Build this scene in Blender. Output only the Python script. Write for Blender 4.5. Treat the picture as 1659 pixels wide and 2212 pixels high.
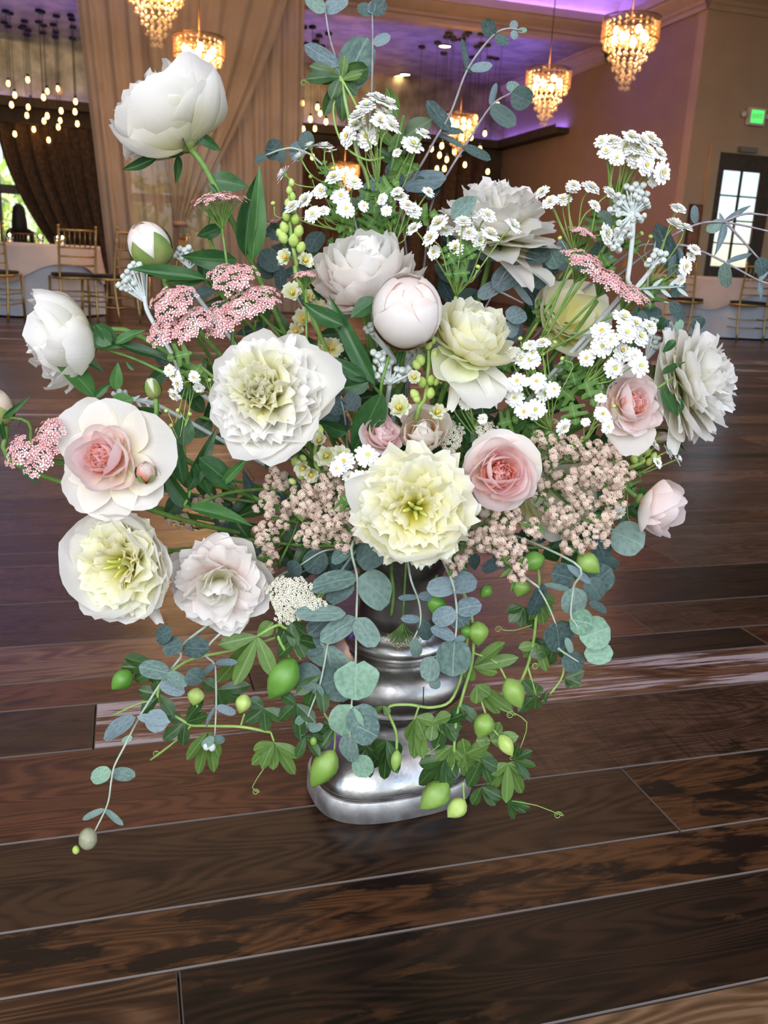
import bpy, math, random
import numpy as np
from mathutils import Vector, Matrix, Quaternion, noise
for o in list(bpy.data.objects): bpy.data.objects.remove(o)
S = bpy.context.scene
COL = S.collection
rnd = random.Random(7)
# ---------------------------------------------------------------- camera
FP, CX, CY, HC = 1902.0, 829.5, 1106.0, 0.75          # focal length in pixels of 1659x2212, camera height
PIT, ROL, YAW = math.radians(15.9), math.radians(2.82), math.radians(16.6)
FW = Vector((0, math.cos(PIT), -math.sin(PIT)))
R0 = Vector((1, 0, 0)); U0 = R0.cross(FW)
RT = math.cos(ROL)*R0 + math.sin(ROL)*U0
UP = -math.sin(ROL)*R0 + math.cos(ROL)*U0
CAM = Vector((0, 0, HC))
cd = bpy.data.cameras.new('camera'); cam = bpy.data.objects.new('camera', cd); COL.objects.link(cam)
cam.matrix_world = Matrix.Translation(CAM) @ Matrix((RT, UP, -FW)).transposed().to_4x4()
cd.sensor_width = 36; cd.lens = 36*FP/2212; cd.clip_start = .02; cd.clip_end = 200
cd.dof.use_dof = True; cd.dof.focus_distance = .97; cd.dof.aperture_fstop = 13
S.camera = cam
S.view_settings.view_transform = 'Standard'; S.view_settings.look = 'None'
S.view_settings.gamma = 1; S.view_settings.use_curve_mapping = False
S.view_settings.exposure = 0.14
# ---------------------------------------------------------------- daylight
W = bpy.data.worlds.new('world'); S.world = W; W.use_nodes = True
nt = W.node_tree; bg = nt.nodes['Background']
sky = nt.nodes.new('ShaderNodeTexSky'); sky.sky_type = 'NISHITA'; sky.sun_disc = False
sky.sun_elevation = math.radians(50); sky.sun_rotation = math.radians(120)
nt.links.new(sky.outputs[0], bg.inputs[0]); bg.inputs[1].default_value = .26
sun = bpy.data.lights.new('sun', 'SUN'); sun.energy = 20; sun.angle = .01; sun.color = (1, .95, .85)
so = bpy.data.objects.new('sun', sun); COL.objects.link(so); so.rotation_euler = (math.radians(38), 0, math.radians(-150))
def area(name, loc, target, sx, sy, power, col, shape='RECTANGLE'):
    l = bpy.data.lights.new(name, 'AREA'); l.shape = shape; l.size = sx; l.size_y = sy; l.energy = power; l.color = col
    o = bpy.data.objects.new(name, l); COL.objects.link(o); o.location = loc
    o.rotation_euler = (Vector(target)-Vector(loc)).to_track_quat('-Z', 'Y').to_euler(); return o
# daylight through the wide glazed opening behind the photographer
area('daylight_opening', (-.9, -2.3, 2.2), (.05, 1.1, .5), 4.6, 2.8, 180, (1, .985, .97))
# ---------------------------------------------------------------- pixel helpers
def ray(x, y): return FW + (x-CX)/FP*RT - (y-CY)/FP*UP
def at(x, y, Y): d = ray(x, y); return CAM + d*(Y/d.y)
def onz(x, y, z=0): d = ray(x, y); return CAM + d*((z-HC)/d.z)
def px(P): return (P-CAM).dot(FW)/FP                    # metres per pixel at P
AX = Vector((math.cos(YAW), math.sin(YAW), 0)); BX = Vector((-math.sin(YAW), math.cos(YAW), 0))
def uv(u, v, z=0): return AX*u + BX*v + Vector((0, 0, z))   # room axes: along the planks / across them
def onv(x, y, v): d = ray(x, y); return CAM + d*(v/d.dot(BX))
def onu(x, y, u): d = ray(x, y); return CAM + d*(u/d.dot(AX))
# ---------------------------------------------------------------- materials
def M(name, col, rough=.5, metal=0, emit=None, es=0, spec=.5, **k):
    m = bpy.data.materials.new(name); m.use_nodes = True; b = m.node_tree.nodes['Principled BSDF']
    b.inputs['Base Color'].default_value = (*col, 1); b.inputs['Roughness'].default_value = rough
    b.inputs['Metallic'].default_value = metal; b.inputs['Specular IOR Level'].default_value = spec
    if emit: b.inputs['Emission Color'].default_value = (*emit, 1); b.inputs['Emission Strength'].default_value = es
    if 'trans' in k: b.inputs['Transmission Weight'].default_value = k['trans']
    if 'alpha' in k: b.inputs['Alpha'].default_value = k['alpha']
    return m
def N(m, t, **k):
    n = m.node_tree.nodes.new(t)
    for a, v in k.items():
        if a[0] == '_': n.inputs[a[1:].replace('_', ' ')].default_value = v
        else: setattr(n, a, v)
    return n
def LK(m, a, b): m.node_tree.links.new(a, b)
def ramp(m, stops, fac):
    r = N(m, 'ShaderNodeValToRGB'); cr = r.color_ramp
    while len(cr.elements) < len(stops): cr.elements.new(.5)
    for e, (p, c) in zip(cr.elements, stops): e.position = p; e.color = (*c, 1)
    LK(m, fac, r.inputs[0]); return r.outputs[0]
def petal_mat(name, base, mid, tip, p1=.18, p2=.5, tr=.5):
    m = M(name, tip, .55, spec=.3); b = m.node_tree.nodes['Principled BSDF']
    a = N(m, 'ShaderNodeAttribute', attribute_name='t'); s = N(m, 'ShaderNodeSeparateColor'); LK(m, a.outputs['Color'], s.inputs[0])
    nz = N(m, 'ShaderNodeTexNoise', _Scale=90); mx = N(m, 'ShaderNodeMath', operation='MULTIPLY_ADD'); LK(m, nz.outputs[0], mx.inputs[0])
    mx.inputs[1].default_value = .12; LK(m, s.outputs[0], mx.inputs[2])
    c = ramp(m, [(0, base), (p1+.06, base), (p2+.06, mid), (.98, tip)], mx.outputs[0])
    LK(m, c, b.inputs['Base Color'])
    cx_ = N(m, 'ShaderNodeCombineXYZ'); q1 = N(m, 'ShaderNodeMath', operation='MULTIPLY'); LK(m, s.outputs[1], q1.inputs[0]); q1.inputs[1].default_value = 15; LK(m, q1.outputs[0], cx_.inputs[0])
    q2 = N(m, 'ShaderNodeMath', operation='MULTIPLY'); LK(m, s.outputs[0], q2.inputs[0]); q2.inputs[1].default_value = 2.2; LK(m, q2.outputs[0], cx_.inputs[1]); LK(m, s.outputs[2], cx_.inputs[2])
    vn = N(m, 'ShaderNodeTexNoise', _Scale=1.0, _Detail=3); LK(m, cx_.outputs[0], vn.inputs['Vector']); bp = N(m, 'ShaderNodeBump', _Strength=.45, _Distance=.0012)
    LK(m, vn.outputs[0], bp.inputs['Height']); LK(m, bp.outputs[0], b.inputs['Normal'])
    t = N(m, 'ShaderNodeBsdfTranslucent'); LK(m, c, t.inputs[0]); x = N(m, 'ShaderNodeMixShader', _Fac=tr)
    LK(m, b.outputs[0], x.inputs[1]); LK(m, t.outputs[0], x.inputs[2])
    LK(m, x.outputs[0], m.node_tree.nodes['Material Output'].inputs[0]); return m
def leaf_mat(name, c1, c2, vein, rough=.45, vw=.05, tr=.2, spec=.4, sc=5):
    m = M(name, c1, rough, spec=spec); b = m.node_tree.nodes['Principled BSDF']
    a = N(m, 'ShaderNodeAttribute', attribute_name='t'); s = N(m, 'ShaderNodeSeparateColor'); LK(m, a.outputs['Color'], s.inputs[0])
    oi = N(m, 'ShaderNodeObjectInfo'); nz = N(m, 'ShaderNodeTexNoise', _Scale=sc, _Detail=4)
    tc = N(m, 'ShaderNodeTexCoord'); LK(m, tc.outputs['Object'], nz.inputs['Vector'])
    ad = N(m, 'ShaderNodeMath', operation='MULTIPLY_ADD'); LK(m, oi.outputs['Random'], ad.inputs[0]); ad.inputs[1].default_value = .35; LK(m, nz.outputs[0], ad.inputs[2])
    c = ramp(m, [(.42, c1), (.86, c2)], ad.outputs[0])
    lt = N(m, 'ShaderNodeMath', operation='LESS_THAN'); LK(m, s.outputs[1], lt.inputs[0]); lt.inputs[1].default_value = vw
    # side veins
    sv = N(m, 'ShaderNodeMath', operation='MULTIPLY_ADD'); LK(m, s.outputs[1], sv.inputs[0]); sv.inputs[1].default_value = -.35; LK(m, s.outputs[0], sv.inputs[2])
    w = N(m, 'ShaderNodeMath', operation='PINGPONG'); LK(m, sv.outputs[0], w.inputs[0]); w.inputs[1].default_value = .06
    l2 = N(m, 'ShaderNodeMath', operation='LESS_THAN'); LK(m, w.outputs[0], l2.inputs[0]); l2.inputs[1].default_value = .006
    l3 = N(m, 'ShaderNodeMath', operation='MULTIPLY'); LK(m, l2.outputs[0], l3.inputs[0]); l3.inputs[1].default_value = .18
    mxx = N(m, 'ShaderNodeMath', operation='MAXIMUM'); LK(m, lt.outputs[0], mxx.inputs[0]); LK(m, l3.outputs[0], mxx.inputs[1])
    mx = N(m, 'ShaderNodeMix', data_type='RGBA'); LK(m, mxx.outputs[0], mx.inputs['Factor']); LK(m, c, mx.inputs['A']); mx.inputs['B'].default_value = (*vein, 1)
    LK(m, mx.outputs['Result'], b.inputs['Base Color'])
    t = N(m, 'ShaderNodeBsdfTranslucent'); LK(m, mx.outputs['Result'], t.inputs[0]); x = N(m, 'ShaderNodeMixShader', _Fac=tr)
    LK(m, b.outputs[0], x.inputs[1]); LK(m, t.outputs[0], x.inputs[2]); LK(m, x.outputs[0], m.node_tree.nodes['Material Output'].inputs[0]); return m
WHT = (.86, .84, .80)
PM = {
 'white': petal_mat('petal_white', (.88, .86, .62), (.94, .92, .85), (.95, .93, .91)),
 'cream': petal_mat('petal_cream', (.92, .88, .42), (.94, .92, .70), (.94, .93, .84), .3, .75),
 'yellow': petal_mat('petal_yellow', (.93, .84, .12), (.94, .90, .45), (.95, .93, .82), .20, .52),
 'palegreen': petal_mat('petal_pale_green', (.80, .86, .40), (.90, .92, .70), (.93, .93, .82)),
 'blush': petal_mat('petal_blush', (.93, .74, .66), (.94, .86, .82), (.95, .91, .88)),
 'budblush': petal_mat('petal_bud_blush', (.92, .84, .80), (.95, .91, .88), (.91, .78, .72), .3, .86, .3),
 'rosein': petal_mat('petal_rose_inner', (.98, .36, .16), (.98, .55, .44), (.97, .72, .72), .45, .8),
 'rosemid': petal_mat('petal_rose_mid', (.97, .60, .46), (.96, .72, .72), (.96, .82, .83)),
 'roseout': petal_mat('petal_rose_outer', (.94, .88, .66), (.95, .90, .82), (.95, .91, .88)),
 'rosepale': petal_mat('petal_rose_pale', (.96, .80, .62), (.96, .82, .80), (.96, .87, .86)),
 'peach': petal_mat('petal_peach', (.85, .42, .12), (.87, .74, .58), (.87, .82, .74)),
 'stock': petal_mat('petal_stock', (.55, .66, .22), (.78, .80, .55), (.84, .84, .68), tr=.35),
}
LM = {
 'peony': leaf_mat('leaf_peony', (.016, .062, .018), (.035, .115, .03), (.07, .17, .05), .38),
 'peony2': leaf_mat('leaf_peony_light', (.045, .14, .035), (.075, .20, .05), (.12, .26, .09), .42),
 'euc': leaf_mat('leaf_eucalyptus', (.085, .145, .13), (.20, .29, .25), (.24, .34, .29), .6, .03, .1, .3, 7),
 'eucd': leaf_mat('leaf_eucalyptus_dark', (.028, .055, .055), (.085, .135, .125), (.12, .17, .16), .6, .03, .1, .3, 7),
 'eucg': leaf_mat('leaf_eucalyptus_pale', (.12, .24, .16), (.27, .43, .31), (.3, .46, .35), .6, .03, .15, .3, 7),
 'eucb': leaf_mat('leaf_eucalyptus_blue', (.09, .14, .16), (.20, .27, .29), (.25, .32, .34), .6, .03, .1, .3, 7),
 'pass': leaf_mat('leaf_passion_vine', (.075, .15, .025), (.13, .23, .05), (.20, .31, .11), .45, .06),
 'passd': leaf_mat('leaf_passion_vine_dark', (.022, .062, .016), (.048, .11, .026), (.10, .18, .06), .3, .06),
 'fev': leaf_mat('leaf_feverfew', (.06, .16, .025), (.12, .25, .045), (.2, .36, .1), .5, .05, .3),
 'silver': leaf_mat('leaf_dusty_miller', (.36, .43, .41), (.48, .54, .52), (.5, .55, .53), .8, .03, .05, .1, 9),
 'fern': leaf_mat('leaf_yarrow', (.05, .12, .04), (.09, .18, .05), (.1, .2, .07), .6),
}
def noisy(name, c1, c2, rough, sc=30, metal=0, bump=0, spec=.4, lo=.35, hi=.65, detail=3):
    m = M(name, c1, rough, metal, spec=spec); b = m.node_tree.nodes['Principled BSDF']
    tc = N(m, 'ShaderNodeTexCoord'); nz = N(m, 'ShaderNodeTexNoise', _Scale=sc, _Detail=detail); LK(m, tc.outputs['Object'], nz.inputs['Vector'])
    LK(m, ramp(m, [(lo, c1), (hi, c2)], nz.outputs[0]), b.inputs['Base Color'])
    if bump:
        bp = N(m, 'ShaderNodeBump', _Strength=bump, _Distance=.003); LK(m, nz.outputs[0], bp.inputs['Height']); LK(m, bp.outputs[0], b.inputs['Normal'])
    return m
STG = noisy('stem_green', (.10, .21, .04), (.17, .30, .07), .5, 80)
STY = noisy('stem_yellow_green', (.22, .36, .08), (.32, .46, .13), .5, 80)
STE = noisy('stem_eucalyptus', (.34, .42, .34), (.44, .52, .42), .6, 90)
STM = noisy('stem_mauve', (.22, .19, .22), (.34, .32, .34), .6, 90)
STS = noisy('stem_silver', (.52, .57, .56), (.62, .66, .65), .8, 90)
POD = noisy('pod_green', (.17, .30, .05), (.28, .42, .10), .4, 25)
PODD = noisy('pod_dark_green', (.09, .24, .03), (.16, .33, .06), .4, 25)
BUDY = noisy('snapdragon_bud', (.36, .50, .10), (.50, .62, .20), .5, 60)
SILV = noisy('dusty_miller_bud', (.50, .55, .52), (.62, .66, .62), .9, 200)
DISC = noisy('daisy_disc', (.62, .55, .06), (.70, .34, .03), .8, 600)
DISC2 = noisy('daisy_disc_green', (.52, .58, .12), (.60, .55, .08), .8, 600)
DPET = M('daisy_petal', (.95, .95, .92), .6, spec=.3)
YP1 = noisy('yarrow_petal_pink', (.80, .40, .42), (.88, .66, .66), .7, 60); YP2 = M('yarrow_eye_rose', (.58, .24, .22), .8)
YC1 = M('yarrow_petal_cream', (.80, .78, .66), .7); YC2 = M('yarrow_eye_cream', (.60, .55, .36), .8)
YT1 = noisy('yarrow_petal_tan', (.72, .53, .44), (.90, .76, .66), .85, 350)
CALY = noisy('calyx', (.14, .26, .05), (.30, .30, .10), .5, 60)
CARP = M('carpel', (.62, .66, .16), .5)
STAM = M('stamen', (.80, .50, .05), .6)
PINK = M('petal_fleck_pink', (.75, .08, .22), .6)
# ---------------------------------------------------------------- mesh helpers
def mesh(name, v, f, mat, smooth=True, t=None, mi=None):
    me = bpy.data.meshes.new(name); me.from_pydata([tuple(p) for p in v], [], [tuple(q) for q in f])
    for m in (mat if isinstance(mat, (list, tuple)) else [mat]): me.materials.append(m)
    if mi is not None: me.polygons.foreach_set('material_index', mi)
    if t is not None:
        a = me.color_attributes.new('t', 'FLOAT_COLOR', 'POINT'); a.data.foreach_set('color', np.array(t, float).ravel())
    if smooth: me.polygons.foreach_set('use_smooth', [True]*len(me.polygons))
    me.update(); return me
def link(name, me, parent=None, mw=None, **props):
    o = bpy.data.objects.new(name, me); COL.objects.link(o)
    if parent is not None:
        o.parent = parent
    if mw is not None: o.matrix_local = mw
    for k, v in props.items(): o[k] = v
    return o
def thing(name, loc, label, cat, group=None, rz=0, me=None):
    o = bpy.data.objects.new(name, me); COL.objects.link(o); o.location = loc; o.rotation_euler = (0, 0, rz)
    o['label'] = label; o['category'] = cat
    if group: o['group'] = group
    return o
def catmull(pts, n=6):
    P = [Vector(p) for p in pts]; P = [P[0]*2-P[1]] + P + [P[-1]*2-P[-2]]; out = []
    for i in range(1, len(P)-2):
        a, b, c, d = P[i-1:i+3]
        for k in range(n):
            t = k/n; out.append(.5*((2*b)+(c-a)*t+(2*a-5*b+4*c-d)*t*t+(3*b-a-3*c+d)*t**3))
    out.append(P[-2]); return out
class G:
    """collects geometry for one mesh"""
    def __init__(s): s.v, s.f, s.mi, s.t = [], [], [], []
    def add(s, v, f, m=0, t=None):
        o = len(s.v); s.v += [Vector(p) for p in v]; s.f += [[i+o for i in q] for q in f]; s.mi += [m]*len(f)
        s.t += t if t is not None else [(0, 0, 0, 1)]*len(v)
    def tube(s, pts, r, n=6, m=0, smooth=4, r2=None, cap=True):
        P = catmull(pts, smooth) if smooth and len(pts) > 1 else [Vector(p) for p in pts]
        k = len(P); r2 = r if r2 is None else r2; v = []; f = []; nrm = None
        for i, p in enumerate(P):
            d = (P[min(i+1, k-1)]-P[max(i-1, 0)])
            d = d.normalized() if d.length > 1e-9 else Vector((0, 0, 1))
            if nrm is None: nrm = d.orthogonal().normalized()
            nrm = (nrm-d*nrm.dot(d)); nrm = nrm.normalized() if nrm.length > 1e-6 else d.orthogonal().normalized(); bi = d.cross(nrm); rr = r+(r2-r)*i/(k-1)
            for j in range(n): a = 2*math.pi*j/n; v.append(p+(nrm*math.cos(a)+bi*math.sin(a))*rr)
        for i in range(k-1):
            for j in range(n): f.append([i*n+j, i*n+(j+1) % n, (i+1)*n+(j+1) % n, (i+1)*n+j])
        if cap: f.append(list(range(n))[::-1]); f.append([(k-1)*n+j for j in range(n)])
        s.add(v, f, m)
    def box(s, c, h, m=0, X=Vector((1, 0, 0)), Y=Vector((0, 1, 0)), Z=Vector((0, 0, 1))):
        c = Vector(c); v = [c+X*h[0]*a+Y*h[1]*b+Z*h[2]*d for a in (-1, 1) for b in (-1, 1) for d in (-1, 1)]
        s.add(v, [[0, 1, 3, 2], [4, 6, 7, 5], [0, 4, 5, 1], [2, 3, 7, 6], [0, 2, 6, 4], [1, 5, 7, 3]], m)
    def lathe(s, prof, n=16, m=0, c=Vector((0, 0, 0)), A=None, fn=None):
        v = []; k = len(prof); A = A or Matrix.Identity(3)
        for (r, z) in prof:
            for j in range(n):
                a = 2*math.pi*j/n; q = fn(r, z, a) if fn else Vector((r*math.cos(a), r*math.sin(a), z)); v.append(Vector(c)+A @ q)
        f = [[i*n+j, i*n+(j+1) % n, (i+1)*n+(j+1) % n, (i+1)*n+j] for i in range(k-1) for j in range(n)]
        f.append(list(range(n))[::-1]); f.append([(k-1)*n+j for j in range(n)]); s.add(v, f, m)
    def ball(s, c, r, n=8, k=5, m=0, A=None, sz=1):
        s.lathe([(max(.02*r, r*math.sin(math.pi*i/k)), -r*sz*math.cos(math.pi*i/k)) for i in range(k+1)], n, m, c, A)
    def me(s, name, mat, smooth=True, t=False):
        return mesh(name, s.v, s.f, mat, smooth, s.t if t else None, s.mi)
    def link(s, name, mat, parent=None, smooth=True, t=False, **p):
        # geometry is given in world space; place it in the parent's frame
        if parent is not None:
            inv = (Matrix.Translation(parent.location) @ parent.rotation_euler.to_matrix().to_4x4()).inverted(); s.v = [inv @ p_ for p_ in s.v]
        return link(name, s.me(name, mat, smooth, t), parent, **p)
    def thing(s, name, mat, loc, label, cat, group=None, smooth=True, t=False, kind=None):
        loc = Vector(loc); s.v = [p-loc for p in s.v]
        o = thing(name, loc, label, cat, group, me=s.me(name, mat, smooth, t))
        if kind: o['kind'] = kind
        return o
def frame(Z, Xh=None):
    Z = Vector(Z).normalized(); X = Vector(Xh) if Xh is not None else RT.copy(); X = X-Z*X.dot(Z)
    if X.length < 1e-4: X = Z.orthogonal()
    X.normalize(); return Matrix((X, Z.cross(X), Z)).transposed()
def face(fx, fy, fz):  # fx right, fy toward the lens, fz up
    return (RT*fx - FW*fy + UP*fz).normalized()
# ---- petals: unit length, base at origin, growing +Z, outer side +Y
PK = { # half width, base width, inward bend, tip curl, cup, ruffle, notch, jag, rounding
 'guard': (.52, .25, .75, -.1, .30, .04, .06, .02, .30),
 'bowl':  (.50, .35, 1.75, .0, .42, .03, .04, .02, .28),
 'flat':  (.52, .25, .25, .15, .14, .03, .05, .02, .35),
 'ball':  (.42, .35, 1.35, .0, .40, .04, .05, .07, .30),
 'ruffle':(.42, .30, .75, .75, .25, .13, .10, .12, .12),
 'strap': (.26, .40, .45, .3, .30, .03, .06, .06, .45),
 'fringe':(.31, .35, .60, .7, .24, .11, .10, .15, .05),
 'roseo': (.60, .30, .50, .50, .22, .03, .03, .02, .22),
 'rosec': (.56, .45, 1.75, .12, .45, .02, .02, .03, .28),
 'rosei': (.38, .55, 1.2, .1, .25, .07, .05, .08, .15),
}
PCACHE = {}
def petal_me(kind, mat, var):
    key = (kind, mat, var)
    if key in PCACHE: return PCACHE[key]
    W_, b0, k, tc_, cup, ruf, notch, jag, rnd_ = PK[kind]; r = random.Random(hash_(kind)+var*17)
    nu, nv = (9, 8); v = []; t = []
    ph = r.uniform(0, 6); fr = r.uniform(3, 6); sk = r.uniform(-.12, .12)
    prof = [1-rnd_*abs(-1+2*j/nv)**2.3*1.0-notch*math.exp(-((-1+2*j/nv-sk)/.22)**2)-jag*r.random() for j in range(nv+1)]
    for i in range(nu+1):
        for j in range(nv+1):
            vv = -1+2*j/nv; u = i/nu*prof[j]
            # integrate the midrib
            y = z = 0; n_ = 8
            for q in range(n_):
                uu = u*(q+.5)/n_; b = -k*uu+tc_*1.6*uu**3; y += math.sin(b)*u/n_; z += math.cos(b)*u/n_
            b = -k*u+tc_*1.6*u**3
            w = W_*(b0+(1-b0)*math.sin(math.pi/2*min(1, (i/nu)/.62)))*(1-.18*max(0, i/nu-.7)/.3)
            off = -cup*w*vv*vv + ruf*(u**1.5)*math.sin(fr*vv+ph+2*u) + .35*ruf*u*math.sin(11*vv+ph*2)
            v.append((w*vv, y+off*math.cos(b), z-off*math.sin(b)+.0)); t.append((u, abs(vv), var*.2, 1))
    f = [[i*(nv+1)+j, i*(nv+1)+j+1, (i+1)*(nv+1)+j+1, (i+1)*(nv+1)+j] for i in range(nu) for j in range(nv)]
    PCACHE[key] = mesh('petal', v, f, PM[mat], True, t); return PCACHE[key]
def hash_(s): return sum((i+1)*ord(c) for i, c in enumerate(s))
# ---- leaves: unit length along +Y, width along X, normal +Z
LK_ = { # half width / shape exponents / fold / droop / wave
 'round': lambda u: .5*math.sqrt(max(0, 1-(2*u-1)**2))**.85,
 'heart': lambda u: .56*min(1, (u+.05)/.22)**.5*math.sqrt(max(0, 1-((u-.22)/.78)**2)) if u > .22 else .56*min(1, (u+.03)/.2)**.45,
 'oval':  lambda u: .5*math.sin(math.pi*u**.85)**.8,
 'lance': lambda u: .5*math.sin(math.pi*u**.75)**.9*(1-.15*u),
 'strap': lambda u: .5*math.sin(math.pi*min(1, u**.9))**.6,
 'lobe': lambda u: .5*math.sin(math.pi*u**1.35)**.6,
}
LCACHE = {}
def leaf_me(kind, mat, var):
    key = (kind, mat, var)
    if key in LCACHE: return LCACHE[key]
    r = random.Random(hash_(kind)*3+var*31); nu, nv = 9, 6; v = []; t = []
    fold = {'round': .10, 'heart': .16, 'oval': .16, 'lance': .28, 'strap': .25, 'lobe': .2}[kind]*r.uniform(.6, 1.4); dr = r.uniform(-.34, .14) if kind != 'lance' else r.uniform(-.38, .1)
    wv = {'lance': .035}.get(kind, .02); ph = r.uniform(0, 6); bend = r.uniform(-.12, .12) if kind in('lance', 'strap') else r.uniform(-.04, .04)
    for i in range(nu+1):
        u = i/nu; w = max(.012, LK_[kind](min(.999, max(.001, u))))
        for j in range(nv+1):
            vv = -1+2*j/nv; x = w*vv+bend*math.sin(math.pi*u)
            yy = u+(-.10*(1-abs(abs(vv)-.6)/.6)*(u < .05) if kind == 'heart' else 0)
            z = fold*abs(vv)*w+dr*u*u+wv*abs(vv)*math.sin(9*u+ph+(1 if vv > 0 else 0))
            v.append((x, yy, z)); t.append((u, abs(vv)*(w+.05)*1.9, 0, 1))
    f = [[i*(nv+1)+j, i*(nv+1)+j+1, (i+1)*(nv+1)+j+1, (i+1)*(nv+1)+j] for i in range(nu) for j in range(nv)]
    LCACHE[key] = mesh('leaf', v, f, LM[mat], True, t); return LCACHE[key]
def put_leaf(parent, A, B, w, kind='oval', mat='peony', roll=0, var=None, name='leaf', wide=None):
    """leaf from A to B (world), w = width in metres"""
    Yd = B-A; L = max(Yd.length, 1e-4); Yd = Yd/L; nrm = (CAM+Vector((0, 0, .35))-(A+B)/2).normalized(); Zd = nrm-Yd*nrm.dot(Yd)
    if Zd.length < .05: Zd = Yd.orthogonal()
    Zd.normalize(); Zd = Quaternion(Yd, roll) @ Zd; Xd = Yd.cross(Zd)
    R = Matrix((Xd*w, Yd*L, Zd*max(w, L*.5))).transposed().to_4x4(); R.translation = A-Vector(parent.location)
    o = link(name, leaf_me(kind, mat, rnd.randrange(5) if var is None else var), parent, R); return o
# ================================================================ the room
def slab(name, u0, u1, v0, v1, z0, z1, mat, kind='structure', parent=None):
    g = G(); g.box(uv((u0+u1)/2, (v0+v1)/2, (z0+z1)/2), ((u1-u0)/2, (v1-v0)/2, (z1-z0)/2), 0, AX, BX)
    o = g.link(name, mat, parent, smooth=False)
    if parent is None and kind: o['kind'] = kind
    return o
WALLC = noisy('paint_taupe', (.38, .26, .18), (.41, .28, .195), .8, 3)
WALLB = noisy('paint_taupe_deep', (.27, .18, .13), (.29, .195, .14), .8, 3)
WALLD = noisy('paint_dark_brown', (.05, .035, .025), (.07, .05, .035), .7, 3)
TRIM = noisy('paint_trim_beige', (.38, .27, .18), (.42, .30, .20), .55, 3)
METL = noisy('hammered_pewter', (.24, .20, .13), (.50, .42, .28), .34, 3, metal=.85, bump=.5)
CEIL = noisy('ceiling_plaster', (.62, .58, .66), (.66, .62, .7), .8, 2)
DOORW = noisy('door_dark_wood', (.035, .022, .016), (.055, .035, .025), .45, 12)
LEF = M('led_strip_violet_far', (.1, .05, .4), emit=(.24, .16, 1), es=50)
LED = M('led_strip_violet', (.1, .05, .4), emit=(.24, .16, 1), es=130)
LEF_ = M('led_strip_violet_far', (.1, .05, .4), emit=(.24, .16, 1), es=50)
GLASSW = M('window_glass', (1, 1, 1), .02, trans=1, spec=.3)
UB, VC, VH, VD, ZC, ZH = 7.77, 11.77, 14.27, 18.6, 4.95, 4.33
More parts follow.
